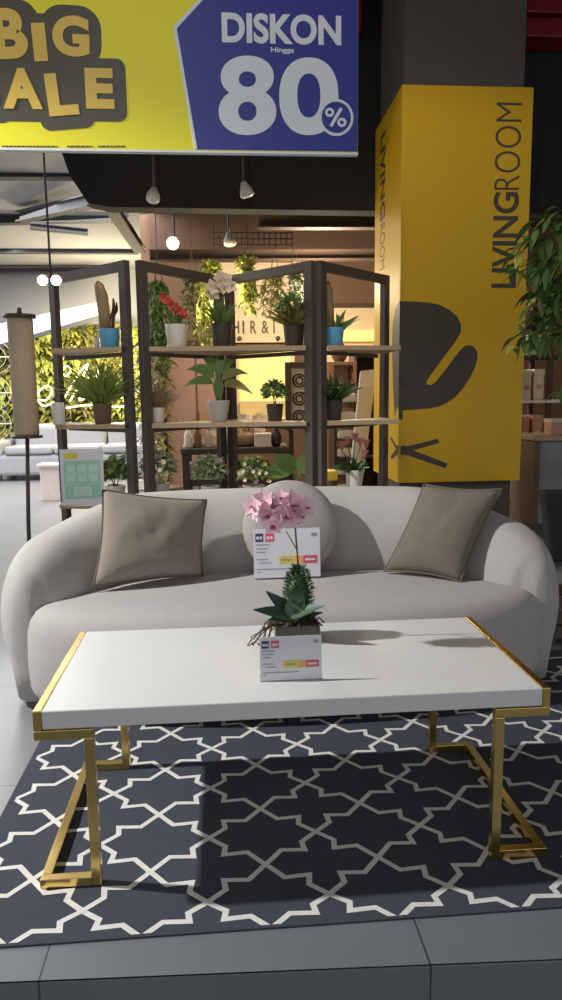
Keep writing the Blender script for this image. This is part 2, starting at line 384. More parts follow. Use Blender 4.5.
# ================================================================== SALE BANNER
SY = 2.8
tl = Y(-60, -14, SY); br = Y(358, 156, SY); zb = Y(180, 151, SY).z; zt = zb+.62
sg = thing('sale_banner', 'hanging yellow and blue discount banner reading BIG SALE and DISKON Hingga 80%', 'banner', (br.x, SY, zb))
def S(px, py, o=0): p = Y(px, py, SY); return V((p.x-br.x, -o, p.z-zb))
xl = -1.62
b = bm_(); box(b, (xl, 0, 0), (0, .02, zt-zb), .004); obj('panel', b, m_sign_y, sg)
pb = [S(175, 28), S(196, 152), S(357, 156), S(357, 0), S(210, -1)]
pb[1].z = .006; pb[2] = V((-.002, 0, .006)); pb[3] = V((-.002, 0, zt-zb-.006)); pb[4] = V((pb[0].x+.20, 0, zt-zb-.006))
b = bm_(); prism(b, pb, (0, -1, 0), .002); obj('blue_field', b, m_sign_b, sg)
d1, d2, d3 = pb[0], pb[1], pb[4]
b = bm_(); bar(b, d1+V((0, -.002, 0)), d2+V((0, -.002, 0)), .003, .012, ref=(1, 0, 0)); bar(b, d1+V((0, -.002, 0)), d3+V((0, -.002, 0)), .003, .012, ref=(1, 0, 0))
obj('white_border', b, m_sign_w, sg)
b = bm_(); box(b, (xl, -.003, -.006), (0, .022, .002), .001); obj('bottom_rail', b, m_sign_w, sg)
for k in (-1.45, -.08):
    b = bm_(); tube(b, [(k, .01, zt-zb), (k, .01, 3.8-zb)], .003, 6); obj('hanging_wire', b, m_beam, sg)
EX, EZ = (1, 0, 0), (0, 0, 1)
def stext(txt, x0, y1, x1, y0, m, bold, o, rot=0):
    a = S(x0, y1); c = S(x1, y0); wv, h = c.x-a.x, c.z-a.z
    ca, sa = math.cos(rot), math.sin(rot)
    return text('lettering', txt, m, (a.x, -o, a.z), (ca, 0, sa), (-sa, 0, ca), wv, h, bold, sg, .0015)
stext('DISKON', 222, 43, 341, 16, m_sign_w, .035, .002)
stext('Hingga', 271, 54, 294, 48, m_sign_w, .02, .002)

def ring8(bm, cx, cy, rx, ry, ix, iy, ex, ey, o, nn=2.0, d=.0015, n=48):
    lo = []
    for a_, b_, c_x, c_y in ((rx, ry, cx, cy), (ex, ey, ix, iy)):
        lo.append([S(c_x+a_*math.copysign(abs(math.cos(2*PI*k/n))**(2/nn), math.cos(2*PI*k/n)), c_y-b_*math.copysign(abs(math.sin(2*PI*k/n))**(2/nn), math.sin(2*PI*k/n))) for k in range(n)])
    v = [[[bm.verts.new((p.x, -o-z, p.z)) for p in l] for l in lo] for z in (0, d)]
    fs = []
    for k in range(n):
        k1 = (k+1) % n
        fs += [bm.faces.new((v[1][0][k], v[1][0][k1], v[1][1][k1], v[1][1][k])), bm.faces.new((v[0][1][k], v[0][1][k1], v[0][0][k1], v[0][0][k]))]
        for q in (0, 1): fs.append(bm.faces.new((v[0][q][k], v[0][q][k1], v[1][q][k1], v[1][q][k])))
    bmesh.ops.recalc_face_normals(bm, faces=fs)
b = bm_(); ring8(b, 247.2, 77, 26.5, 21, 247.4, 79.5, 8.6, 7.8, .002, 2.1); ring8(b, 247.4, 111.8, 28.8, 23.6, 247.4, 111.6, 9.2, 9.6, .0022, 2.1); obj('numeral', b, m_sign_w, sg)
b = bm_(); ring8(b, 308.7, 96.6, 29.6, 38.8, 308.7, 95.8, 11.6, 22, .002, 2.25); obj('numeral', b, m_sign_w, sg)

c = S(336, 118)
def disc(bm, c, r, o, d=.0015, n=40): prism(bm, [V((c.x+r*math.cos(2*PI*k/n), -o, c.z+r*math.sin(2*PI*k/n))) for k in range(n)], (0, -1, 0), d)
b = bm_(); disc(b, c, .064, .0036); obj('percent_disc', b, m_sign_w, sg)
b = bm_(); disc(b, c, .054, .0052); obj('percent_disc', b, m_sign_b, sg)
for cx_, cy_ in ((329.3, 113.2), (341.5, 123.2)):
    b = bm_(); ring8(b, cx_, cy_, 4.6, 4.6, cx_, cy_, 2.0, 2.0, .0068, n=24); obj('percent_ring', b, m_sign_w, sg)
b = bm_(); a = S(330.5, 127); c = S(341, 109); bar(b, V((a.x, -.0075, a.z)), V((c.x, -.0075, c.z)), .0014, .012, ref=(1, 0, 0)); obj('percent_slash', b, m_sign_w, sg)
# BIG SALE: letters over a dark outline cloud
LT = [('B', -5, 60, 27, 10, .05), ('I', 35, 62, 46.5, 24, .05), ('G', 53, 56, 88, 16, -.03), ('S', -41, 110, -3, 68, 0), ('A', 4, 109, 41, 69, .0), ('L', 50, 117, 78, 75, .09), ('E', 86.5, 109, 113, 69, 0)]
b = bm_()
for ch, x0, y1, x1, y0, rot in LT:
    a = S(x0-11, y1+12); c = S(x1+12, y0-10); ce = (a+c)/2; hw, hh = (c.x-a.x)/2, (c.z-a.z)/2; rr = min(hw, hh)*(.75 if ch in 'BG' else .35); pp = []
    for cx_, cz_, a0_ in ((hw-rr, hh-rr, 0), (-hw+rr, hh-rr, PI/2), (-hw+rr, -hh+rr, PI), (hw-rr, -hh+rr, 1.5*PI)):
        for k in range(7):
            an = a0_+k*PI/12; x_, z_ = cx_+rr*math.cos(an), cz_+rr*math.sin(an)
            pp.append(V((ce.x+x_*math.cos(rot)-z_*math.sin(rot), 0, ce.z+x_*math.sin(rot)+z_*math.cos(rot))))
    prism(b, pp, (0, -1, 0), .001+.0002*len(b.verts)/60)
obj('letter_outline', b, m_sign_d, sg)
for ch, x0, y1, x1, y0, rot in LT: stext(ch, x0, y1, x1, y0, m_sign_o, .05, .0035, rot)
for x0, x1 in ((2, 57), (67, 92), (98, 126)):                    # the illegible small print
    b = bm_(); x_ = x0
    while x_ < x1:
        wv = R.uniform(2, 5); a = S(x_, 147.2); c = S(min(x1, x_+wv), 145.8); box(b, (a.x, -.002, a.z), (c.x, -.0005, c.z)); x_ += wv+.9
    obj('small_print', b, m_sign_d, sg)

# ================================================================== RUG
x0, x1, y0, y1 = -.665, 1.75, 1.471, 3.1
b = bm_(); box(b, (x0, y0, .0005), (x1, y1, .005), .002)
A, B_ = .1463, .126; ox, oy = -.208, 1.8175
quad = [(0, 1), (.31, .56), (.73, .60), (.70, .32), (1, 0)]
t = bm_(); LW = .0145
def strip(P, zo):
    L_ = []; R_ = []
    for i in range(len(P)):
        a = (P[i]-P[i-1]).normalized() if i else (P[1]-P[0]).normalized(); c = (P[i+1]-P[i]).normalized() if i < len(P)-1 else a
        na, nc = V((-a.y, a.x, 0)), V((-c.y, c.x, 0)); m_ = (na+nc).normalized(); k = LW/2/max(.5, m_.dot(na)); z = V((0, 0, zo))
        e = -a*LW*.5 if i == 0 else (c*LW*.5 if i == len(P)-1 else V((0, 0, 0)))
        L_.append(t.verts.new(P[i]+m_*k+z+e)); R_.append(t.verts.new(P[i]-m_*k+z+e))
    for i in range(len(P)-1):
        f = t.faces.new((L_[i], R_[i], R_[i+1], L_[i+1])); f.material_index = 1; f.normal_update()
        if f.normal.z < 0: f.normal_flip()
def fy_(y): k = oy-2*B_; return y if y > k else k-(k-y)*.78
for i in range(-3, 9):
    for j in range(-3, 8):
        cx, cy = ox+2*A*i, oy+2*B_*j
        for sx in (-1, 1):
            for sy in (-1, 1):
                P = [V((cx+sx*A*u, fy_(cy+sy*B_*v), .0056)) for u, v in quad]
                strip(P, .0003*((sx+1)//2+(sy+1)))
for co, no in (((x0+.02, 0, 0), (-1, 0, 0)), ((x1-.02, 0, 0), (1, 0, 0)), ((0, y0+.008, 0), (0, -1, 0)), ((0, y1-.02, 0), (0, 1, 0))):
    bmesh.ops.bisect_plane(t, geom=t.verts[:]+t.edges[:]+t.faces[:], plane_co=co, plane_no=no, clear_outer=True)
merge(b, t)
tag(obj('area_rug', b, [m_rug, m_rugline]), 'navy rug with ivory star trellis pattern under the coffee table', 'rug')

# ================================================================== SOFA
scx = .25
sf = thing('curved_sofa', 'pale grey curved three seat sofa behind the white coffee table', 'sofa', (scx, 2.9, .0058))
n_ = 2.3; a_, b_c, yc = 1.025, .57, 2.74
N = 72; path = []
for i in range(N+1):
    ph = PI*i/N; cs, sn = math.cos(ph), math.sin(ph)
    path.append(V((a_*math.copysign(abs(cs)**(2/n_), cs), yc-2.9+b_c*max(0, sn)**(2/n_)-.0, 0)))
# pull the two arm ends forward a little
ext = [path[0]+V((-.012, -.035, 0))]
path = ext + path + [V((-p.x, p.y, 0)) for p in ext[::-1]]
# even resample
cum = [0]
for i in range(1, len(path)): cum.append(cum[-1]+(path[i]-path[i-1]).length)
Ltot = cum[-1]; NS = 110; pr = []
for i in range(NS+1):
    s = Ltot*(.5-.5*math.cos(PI*i/NS))*.35 + Ltot*i/NS*.65; k = max(1, next((k for k in range(1, len(cum)) if cum[k] >= s), len(cum)-1))
    u = (s-cum[k-1])/max(1e-9, cum[k]-cum[k-1]); pr.append((path[k-1].lerp(path[k], u), s))
def sm(a, b, x): x = max(0, min(1, (x-a)/(b-a))); return x*x*(3-2*x)
b = bm_(); rings = []; K = 26
for i, (p, s) in enumerate(pr):
    q0 = pr[max(0, i-1)][0]; q1 = pr[min(NS, i+1)][0]; d = (q1-q0).normalized(); nrm = V((d.y, -d.x, 0))  # nrm outward (path runs right to left over the back)
    e = min(s, Ltot-s); rc = .24
    cap = math.sqrt(max(0, 1-(1-min(1, e/rc))**2)) if e < rc else 1
    H = .63 + .135*sm(.1, .75, e); H = .03 + (H-.03)*(.62+.38*cap); T0 = .145+.022*(1-sm(.2, 1.0, e)); T = T0*max(.02, cap); p = p - nrm*(T0-.145)
    ring = []
    for k in range(K):
        u = k/(K-1)                                     # outer bottom, over the top, inner bottom
        an = PI*u
        zz = math.sin(an)**.62; xx = math.copysign(abs(math.cos(an))**.75, math.cos(an))
        z = .03 + (H-.03)*zz
        wx = T*xx*(.62+.46*sm(0, .62, zz)-.08*sm(.7, 1, zz))
        ring.append(b.verts.new(V((p.x, p.y, 0)) + nrm*(-wx if False else wx) + V((0, 0, z))))
    rings.append(ring)
for i in range(NS):
    for k in range(K-1):
        f = b.faces.new((rings[i][k], rings[i+1][k], rings[i+1][k+1], rings[i][k+1])); f.smooth = True
for i in range(NS): f = b.faces.new((rings[i][0], rings[i][K-1], rings[i+1][K-1], rings[i+1][0]))
b.faces.new(rings[0]); b.faces.new(rings[-1][::-1])
bmesh.ops.recalc_face_normals(b, faces=b.faces[:])
back = obj('backrest', b, m_sofa, sf)
# seat: a D shaped upholstered block
b = bm_(); NO = 96
def seat_out(ins):
    o_ = []
    for i in range(NO):
        ph = 2*PI*i/NO; cs, sn = math.cos(ph), math.sin(ph)
        if sn >= 0: A_, Bq, nn = .98, .46, 2.2
        else: A_, Bq, nn = 1.02, .32, 2.15
        if sn >= 0 : A_ = 1.02-.06*min(1, sn*2)
        o_.append(V(((A_-ins)*math.copysign(abs(cs)**(2/nn), cs), yc-2.9+.03+(Bq-ins)*math.copysign(abs(sn)**(2/nn), sn), 0)))
    return o_
prof = [(.05, .035), (.015, .05), (0, .09), (-.005, .2), (0, .31), (.012, .355), (.035, .388), (.07, .405), (.13, .413), (.2, .416)]
rings = [[b.verts.new(p+V((0, 0, z))) for p in seat_out(ins)] for ins, z in prof]
for i in range(len(rings)-1):
    for k in range(NO):
        f = b.faces.new((rings[i][k], rings[i][(k+1) % NO], rings[i+1][(k+1) % NO], rings[i+1][k])); f.smooth = True
f = b.faces.new(rings[-1]); b.faces.new(rings[0][::-1])
obj('seat', b, m_sofa, sf)
for x_, y_ in ((-.62, -.2), (.62, -.2), (-.6, .1), (.6, .1)):
    b = bm_(); lathe(b, [(.03, 0), (.035, .04)], 16, at=(x_, y_, .0)); obj('foot', b, m_darkmetal, sf)

# cushions
def pillow(name, label, BL, BR, TR, TL, T, m, mp, flip=1):
    ce = (V(BL)+V(BR)+V(TR)+V(TL))/4; base = V((ce.x, ce.y, min(V(BL).z, V(BR).z)))
    t = thing(name, label, 'cushion', base)
    BL, BR, TR, TL = [V(p)-base for p in (BL, BR, TR, TL)]
    nrm = ((BR-BL).cross(TL-BL)).normalized()
    b = bm_(); G = 22
    def pt(u, v, s):
        pu = .035*(1-(2*v-1)**2)*(2*u-1); pv = .035*(1-(2*u-1)**2)*(2*v-1)
        uu, vv = u-pu, v-pv
        p = BL*(1-uu)*(1-vv)+BR*uu*(1-vv)+TR*uu*vv+TL*(1-uu)*vv
        e = max(0, (1-abs(2*u-1)**2.6))*max(0, (1-abs(2*v-1)**2.6))
        wr = .010*noise.noise(V((u*4, v*4, s*3)))+.004*noise.noise(V((u*11, v*9, s)))
        return p + nrm*s*(T/2*e**.55 + wr*e)
    gs = {}
    for s in (1, -1):
        for i in range(G+1):
            for j in range(G+1):
                edge = i in (0, G) or j in (0, G)
                key = (i, j, 0 if edge else s)
                if key not in gs: gs[key] = b.verts.new(pt(i/G, j/G, s))
    gv = lambda i, j, s: gs[(i, j, 0 if (i in (0, G) or j in (0, G)) else s)]
    for s in (1, -1):
        for i in range(G):
            for j in range(G):
                vs = (gv(i, j, s), gv(i+1, j, s), gv(i+1, j+1, s), gv(i, j+1, s))
                f = b.faces.new(vs if s > 0 else vs[::-1]); f.smooth = True
    obj('cover', b, m, t)
    loop = [pt(i/G, 0, 1) for i in range(G)]+[pt(1, j/G, 1) for j in range(G)]+[pt(1-i/G, 1, 1) for i in range(G)]+[pt(0, 1-j/G, 1) for j in range(G)]
    b = bm_(); tube(b, loop+[loop[0]], .0045, 6, cap=False); obj('piping', b, mp, t)
    return t
pillow('throw_cushion', 'taupe square cushion with dark piping against left end of sofa', Y(93, 587, 2.85), Y(203, 576, 3.0), Y(207, 500, 3.12), Y(102, 489, 2.98), .15, m_taupe, m_pipe)
pillow('throw_cushion', 'darker olive grey square cushion leaning at right end of sofa', V((.685, 3.0, .435)), V((.965, 2.82, .425)), Y(502, 489, 2.93), Y(424, 484, 3.13), .15, m_olive, m_pipe)
# round cushion
rc = thing('round_cushion', 'round pale grey cushion in the middle of the sofa behind price card', 'cushion', (.29, 3.10, .42))
b = bm_(); prof = []
for i in range(25):
    an = -PI/2+PI*i/24; prof.append((max(.0005, .208*max(0, math.cos(an))**.55), .062*math.copysign(abs(math.sin(an))**.8, math.sin(an))))
lathe(b, prof, 48)
mt = Matrix.Rotation(math.radians(75), 4, 'X'); mt.translation = V((0, .0, .20)); b.transform(mt); obj('cover', b, m_round, rc)
b = bm_(); tube(b, [mt @ V((.206*math.cos(2*PI*k/48), .206*math.sin(2*PI*k/48), 0)) for k in range(49)], .004, 6, cap=False); obj('piping', b, m_sofa, rc)

# ================================================================== COFFEE TABLE
TX0, TX1, TY0, TY1, TZ = -.463, .804, 1.651, 2.234, .465
ct = thing('coffee_table', 'white rectangular coffee table with polished gold frame legs', 'coffee table', ((TX0+TX1)/2, (TY0+TY1)/2, .0062))
o = V(((TX0+TX1)/2, (TY0+TY1)/2, .0062)); zt = TZ-o.z
hx, hy = (TX1-TX0)/2, (TY1-TY0)/2
b = bm_(); box(b, (-hx+.021, -hy, zt-.046), (hx-.021, hy, zt), .003); obj('tabletop', b, m_white, ct)
for s in (-1, 1):
    b = bm_(); tw = .024
    xo, xi, xf = s*(hx-.010), s*(hx-.128), s*(hx+.008)
    box(b, (min(s*hx, s*(hx-.02)), -hy, zt-.049), (max(s*hx, s*(hx-.02)), hy, zt+.001), .002); obj('edge_strip', b, m_gold, ct)
    for yy in (-hy+tw/2, hy-tw/2):
        zb_ = zt-.049-tw/2
        b = bm_(); box(b, (min(s*hx, xi-s*tw/2), yy-tw/2, zt-.049-tw), (max(s*hx, xi-s*tw/2), yy+tw/2, zt-.0495), .0015); obj('bracket', b, m_gold, ct)
        b = bm_(); box(b, (xi-tw/2, yy-tw/2, .0), (xi+tw/2, yy+tw/2, zt-.049-tw), .0015); obj('leg', b, m_gold, ct)
        b = bm_(); y_in = yy
        box(b, (min(xf+s*tw/2*0, xi+s*tw/2), yy-tw/2, 0), (max(xf, xi+s*tw/2), yy+tw/2, tw), .0015); obj('foot', b, m_gold, ct)
    b = bm_(); box(b, (min(xf, xf-s*tw), -hy+tw, 0), (max(xf, xf-s*tw), hy-tw, tw), .0015); obj('runner', b, m_gold, ct)

# ================================================================== PRICE CARDS
def price_card(label, loc, w_, h, lean, rz=0):
    t = thing('price_card', label, 'price card', loc, rz)
    mt = Matrix.Rotation(-lean, 4, 'X')
    def part(nm, x0, z0, x1, z1, y0, y1, m, bev=0, lab=None):
        q = bm_(); box(q, (x0*w_-w_/2, y0, z0*h+.002), (x1*w_-w_/2, y1, z1*h+.002), bev); q.transform(mt); o = obj(nm, q, m, t)
        if lab: o['label'] = lab
    q = bm_(); box(q, (-w_/2, 0, 0), (w_/2, w_*.25, .002)); obj('base', q, m_acr, t)
    part('paper', 0, 0, 1, 1, 0, .0025, m_paper)
    y0, y1 = -.0012, -.0001
    part('logo_block', .03, .74, .145, .91, y0, y1, m_navy); part('logo_block', .18, .74, .31, .91, y0, y1, m_pinkc)
    for k, (a0, a1) in enumerate(((.045, .085), (.095, .13), (.20, .24), (.25, .29))):
        part('logo_mark', a0, .79, a1, .85, -.0018, -.00125, m_paper)
    part('price_strip', .38, .28, .62, .44, y0, y1, m_yel); part('price_strip', .62, .28, .74, .44, y0, y1, m_ora); part('price_strip', .745, .28, .955, .44, y0, y1, m_pinkc)
    for x0_, x1_, z in ((.41, .58, .36), (.77, .92, .36)): part('price_figures', x0_, z-.02, x1_, z+.02, -.0018, -.00125, m_ink if x0_ < .6 else m_paper)
    for x0_, x1_, z in ((.04, .24, .68), (.04, .22, .60), (.04, .17, .53), (.04, .21, .38), (.08, .26, .31), (.04, .62, .18), (.04, .10, .12)):
        part('text_line', x0_, z-.010, x1_, z+.010, y0, y1, m_ink)
    part('small_emblem', .87, .83, .95, .90, y0, y1, m_ink)
    return t
tc0 = Z(262, 682, TZ); tc1 = Z(321, 681, TZ)
price_card('small white price card in front of the orchid on the coffee table', ((tc0.x+tc1.x)/2, tc0.y, TZ+.0005), .160, .115, math.radians(4))
price_card('large white price card propped on the sofa before round cushion', (.262, 2.965, .428), .283, .208, math.radians(6))

# ================================================================== ORCHID ON TABLE
pc = V((.210, 2.095, TZ+.0005)); OR = thing('orchid_arrangement', 'pink artificial orchid in a low glass pot on the coffee table', 'potted flower', pc)
b = bm_(); box(b, (-.068, -.05, 0), (.068, .05, .055), .008); obj('pot', b, m_glass, OR)
b = bm_()
for k in range(60):
    x_, y_ = R.uniform(-.06, .06), R.uniform(-.045, .045); tube(b, [(x_, y_, .045), (x_+R.uniform(-.02, .02), y_+R.uniform(-.02, .02), .058), (x_+R.uniform(-.03, .03), y_+R.uniform(-.03, .03), .05)], .003, 5)
obj('moss', b, m_stem, OR)
b = bm_()
for k in range(14):
    x_ = -.05+R.uniform(-.02, .01); pts = [(x_, -.03, .055), (x_-.03, -.055, .055+R.uniform(-.01, .02)), (x_-.045+R.uniform(-.03, .02), -.065, .03+R.uniform(-.02, .01)), (x_-.045+R.uniform(-.04, .03), -.07, .006)]
    tube(b, pts, .0018, 5)
obj('aerial_root', b, m_stem, OR)
def ol(px0, py0, px1, py1, W, yo0=0, yo1=0):
    p = Y(px0, py0, pc.y+yo0)-pc; q = Y(px1, py1, pc.y+yo1)-pc
    b = bm_(); leaf(b, p, q-p, (q-p).length, W, up=V((0, -.6, .8)), droop=.04, seg=8, fold=.25, tip=.6); obj('leaf', b, m_lf_or, OR)
ol(292, 617, 253, 608, .05, -.02, -.08); ol(290, 614, 266, 590, .045, -.01, .0); ol(290, 616, 325, 604, .045, -.02, -.08); ol(291, 620, 323, 611, .035, .0, .05); ol(292, 620, 302, 583, .06, -.03, -.02); ol(290, 619, 268, 619, .04, -.02, -.09)
b = bm_()                                                                # dense needle bush
ball(b, (Y(299, 600, pc.y).x-pc.x, .01, Y(300, 596, pc.y).z-pc.z), .034, sc_=(1, 1, 1.9))
for k in range(900):
    h = R.random(); zc = Y(300, 622, pc.y).z-pc.z + h*.165; c_ = Y(299, 600, pc.y)-pc; rr = .048*(math.sin(PI*(.18+.75*h))**.6)
    d = rdir(-.3, .8); p = V((c_.x, .01, zc))+V((d.x, d.y, d.z*.4))*rr*.8; leaf(b, p, d+V((0, 0, .3)), R.uniform(.012, .02), .009, droop=0, seg=2)
obj('needle_bush', b, m_lf_d, OR)
st = [Y(299, 575, pc.y)-pc, Y(297, 550, pc.y)-pc, Y(295, 525, pc.y)-pc, Y(293, 512, pc.y-.03)-pc, Y(285, 506, pc.y-.045)-pc, Y(265, 508, pc.y-.05)-pc, Y(247, 515, pc.y-.05)-pc]
b = bm_(); tube(b, st, .0026, 6); tube(b, [st[1], Y(290, 538, pc.y)-pc, Y(286, 531, pc.y)-pc], .0018, 6); tube(b, [st[2], Y(302, 521, pc.y)-pc, Y(305, 508, pc.y)-pc], .0022, 6); obj('flower_stem', b, m_stem, OR)
def blossom(px, py, r, f, dy=-.06):
    c_ = Y(px, py, pc.y+dy)-pc; f = V(f).normalized(); s = f.cross(V((0, 0, 1))).normalized(); u = s.cross(f)
    b = bm_()
    for k in range(5):
        an = PI/2+2*PI*k/5; d = (s*math.cos(an)+u*math.sin(an)+f*.25); leaf(b, c_, d, r, r*(1.05 if k in (1, 4) else .75), up=f, droop=.0, seg=5, fold=.2)
    fl = obj('blossom', b, m_pet_p, OR)
    b = bm_()
    for k in (-.5, 0, .5): leaf(b, c_+f*.004, f+s*k-u*.3, r*.45, r*.3, up=u, droop=.2, seg=3)
    obj('blossom_lip', b, m_pet_m, fl)
for a in ((253, 506, .034, (-.6, -1, .2)), (263, 501, .036, (-.2, -1, .4)), (276, 510, .046, (-.2, -1, .1)), (286, 514, .050, (.2, -1, -.1)), (292, 505, .046, (.5, -1, .3)), (273, 524, .036, (-.1, -1, -.5)), (281, 500, .038, (0, -.6, .8)), (305, 507, .036, (.8, -.8, .2)), (268, 514, .036, (-.5, -1, -.2)), (300, 516, .030, (.9, -.5, -.1)), (258, 511, .036, (-1, -.3, .1)), (289, 509, .046, (1, -.35, .1)), (279, 517, .044, (-1, -.4, -.2)), (270, 506, .042, (-1, -.2, .4)), (296, 512, .038, (1, -.2, -.2))): blossom(*a)

# ================================================================== SHELF SCREEN
sh = thing('folding_shelf', 'zigzag dark metal frame shelf with pale oak boards behind the sofa', 'shelf', (.03, 3.9, 0))
so = V((.03, 3.9, 0))
PA, PB1, PB2, PC, PD1, PD2, PE = [V(p)-so for p in ((-.955, 4.40, 0), (-.485, 3.93, 0), (-.402, 3.93, 0), (.03, 4.42, 0), (.487, 3.93, 0), (.542, 3.93, 0), (1.0, 4.40, 0))]
HT = 1.895
def frame(a, c):
    d = (c-a).normalized(); pw, pd = .055, .035
    for p in (a+d*pw/2*.2, c-d*pw/2*.2):
        q = bm_(); bar(q, p, p+V((0, 0, HT)), pd, pw, ref=d); obj('post', q, m_darkmetal, sh)
    for z in (HT-.025,):
        q = bm_(); bar(q, a+d*.031+V((0, 0, z)), c-d*.031+V((0, 0, z)), pd*.9, .05); obj('top_rail', q, m_darkmetal, sh)
frame(PA, PB1); frame(PB2, PC+V((-.03, 0, 0))); frame(PC+V((.03, 0, 0)), PD1); frame(PD2, PE)
ZS = (1.455, 1.052, .618)
for z in ZS:
    th = .024
    for poly in ([PA+V((.06, -.42, 0)), PB1+V((-.03, -.03, 0)), PB1+V((-.035, .0, 0)), PA+V((.06, -.06, 0))],
                 [PB2+V((.03, -.03, 0)), PD1+V((-.03, -.03, 0)), PD1+V((-.045, .02, 0)), PC+V((.04, -.05, 0)), PC+V((-.04, -.05, 0)), PB2+V((.045, .02, 0))],
                 [PD2+V((.03, -.03, 0)), PE+V((-.015, -.45, 0)), PE+V((-.015, -.05, 0)), PE+V((-.045, -.07, 0)), PD2+V((.04, .02, 0))]):
        q = bm_(); prism(q, [p+V((0, 0, z-th)) for p in poly], (0, 0, 1), th); obj('board', q, m_board, sh)
    for p, c in ((PB1, PA), (PB2, PC), (PD1, PC), (PD2, PE)):
        d = (c-p).normalized(); s_ = V((-.03, 0, 0)); q = bm_(); bar(q, p+d*.035+V((0, 0, z-th-.012)), c-d*.09+V((0, 0, z-th-.012)), .02, .022); obj('shelf_rail', q, m_darkmetal, sh)

# ---- plants on the shelf
def pot_prof(r0_, r1_, h): return [(r0_*.96, 0), (r0_, .004), (r1_, h-.004), (r1_*.98, h), (r1_*.88, h), (r1_*.86, h-.014)]
def planter(name, label, px, py, y, hpx, wpx, m, taper=.82, group=None, z=None, square=False, cat='potted plant'):
    p = Y(px, py, y)
    if z is not None: p.z = z
    t = thing(name, label, cat, p+V((0, 0, .0005)), 0, group)
    sc_ = y/720; h, r = hpx*sc_, wpx*sc_/2
    b = bm_(); lathe(b, pot_prof(r*taper, r, h), 28 if not square else 4); pt = obj('pot', b, m, t)
    b = bm_(); lathe(b, [(r*.84, h-.02), (r*.84, h-.012)], 20); obj('soil', b, m_soil, t)
    return t, h, r
def tuft(t, c, n, L, W, m, spread=.6, lo=.3, name='foliage', droop=.3, rnd=.3, stems=None, rbase=.02, mt=None, up=1):
    b = bm_()
    for k in range(n):
        d = rdir(lo, 1); d = V((d.x*spread, d.y*spread, d.z*up)).normalized(); a = R.uniform(0, 2*PI); q = rbase*math.sqrt(R.random())
        leaf(b, V(c)+V((q*math.cos(a), q*math.sin(a), 0)), d, L*R.uniform(1-rnd, 1+rnd), W*R.uniform(.7, 1.2), up=V((0, -.8, .5))+rdir()*.7, droop=droop, seg=4)
    return obj(name, b, m, t)
def bush(t, c, rad, n, L, W, m, name='foliage', lo=-.4, sz=1.0, shell=.55):
    b = bm_()
    for k in range(n):
        d = rdir(lo, 1); r = rad*(shell+(1-shell)*R.random()); p = V(c)+V((d.x*r, d.y*r, d.z*r*sz)); e = (d+rdir()*.7).normalized()
        leaf(b, p-e*L*.4, e, L*R.uniform(.7, 1.2), W*R.uniform(.7, 1.2), up=V((0, -.6, .6))+rdir()*.8, droop=.2, seg=3)
    return obj(name, b, m, t)
def stems(t, c, pts, r=.003, m=None, name='stem'):
    b = bm_()
    for p in pts: tube(b, [V(c), V(c).lerp(V(p), .5)+V((R.uniform(-.01, .01), 0, .01)), V(p)], r, 5)
    return obj(name, b, m or m_stem, t)
def blooms(t, pts, r, m, name='blossom', n=6, f=(0, -1, .3)):
    for p in pts:
        b = bm_(); f_ = (V(f)+rdir()*.4).normalized(); s = f_.cross(V((0, 0, 1))).normalized(); u = s.cross(f_)
        for k in range(n):
            an = 2*PI*k/n; leaf(b, p, s*math.cos(an)+u*math.sin(an)+f_*.35, r, r*.8, up=f_, droop=.05, seg=4, fold=.2)
        obj(name, b, m, t)
sy = 4.02; k_ = sy/720
z1, z2, z3 = ZS
# upper board
t, h, r = planter('potted_cactus', 'dried brown cactus in a blue pot on top left shelf', 110, 345, sy, 18, 21, m_blue, z=z1)
b = bm_(); tube(b, [(-.02, 0, h-.02), (-.022, 0, h+.08), (-.03, 0, h+.17), (-.045, .0, h+.23), (-.05, 0, h+.25)], [.03, .034, .034, .026, .008], 9); obj('cactus_trunk', b, m_lf_b, t)
b = bm_(); tube(b, [(.015, 0, h-.02), (.02, 0, h+.06), (.03, 0, h+.11), (.028, 0, h+.16)], [.012, .014, .011, .005], 7); tube(b, [(.02, 0, h+.06), (.045, 0, h+.1), (.045, 0, h+.14)], [.008, .008, .004], 6); obj('cactus_arm', b, m_stem, t)
tuft(t, (0, 0, h-.02), 16, .09, .012, m_lf_b, .9)
t, h, r = planter('potted_flower', 'red flowers in a white pot on the middle top shelf', 177, 345, sy, 22, 22, m_potw, z=z1)
tuft(t, (0, 0, h-.02), 12, .16, .022, m_lf, .45); pts = [V((-.06, -.01, h+.14)), V((-.04, -.02, h+.12)), V((.0, -.02, h+.09)), V((.02, -.02, h+.07)), V((-.02, -.02, h+.10)), V((.03, -.01, h+.06)), V((.04, 0, h+.05))]
stems(t, (0, 0, h-.02), pts, .0025); blooms(t, pts, .03, m_pet_r)
t, h, r = planter('potted_orchid', 'white orchid blooms above grassy leaves in a dark pot on top shelf', 222, 345, sy, 22, 21, m_potd, z=z1)
tuft(t, (0, 0, h-.02), 50, .19, .018, m_lf, .5, .5); pts = [V((-.045, -.02, h+.19)), V((.0, -.02, h+.235)), V((.045, -.02, h+.19)), V((.02, -.03, h+.2)), V((.025, -.01, h+.23)), V((-.05, -.02, h+.16))]
stems(t, (0, 0, h-.02), pts, .0028, m_stemg); blooms(t, pts, .052, m_pet_w, n=5); b = bm_(); leaf(b, (0, 0, h), (-1, -.2, .25), .11, .035, droop=.3); leaf(b, (0, 0, h), (1, -.3, .25), .10, .03, droop=.3); obj('leaf', b, m_lf_o, t)
t, h, r = planter('potted_fern', 'bushy olive fern in a dark pot at right of middle top shelf', 294, 345, sy, 21, 21, m_potd, z=z1)
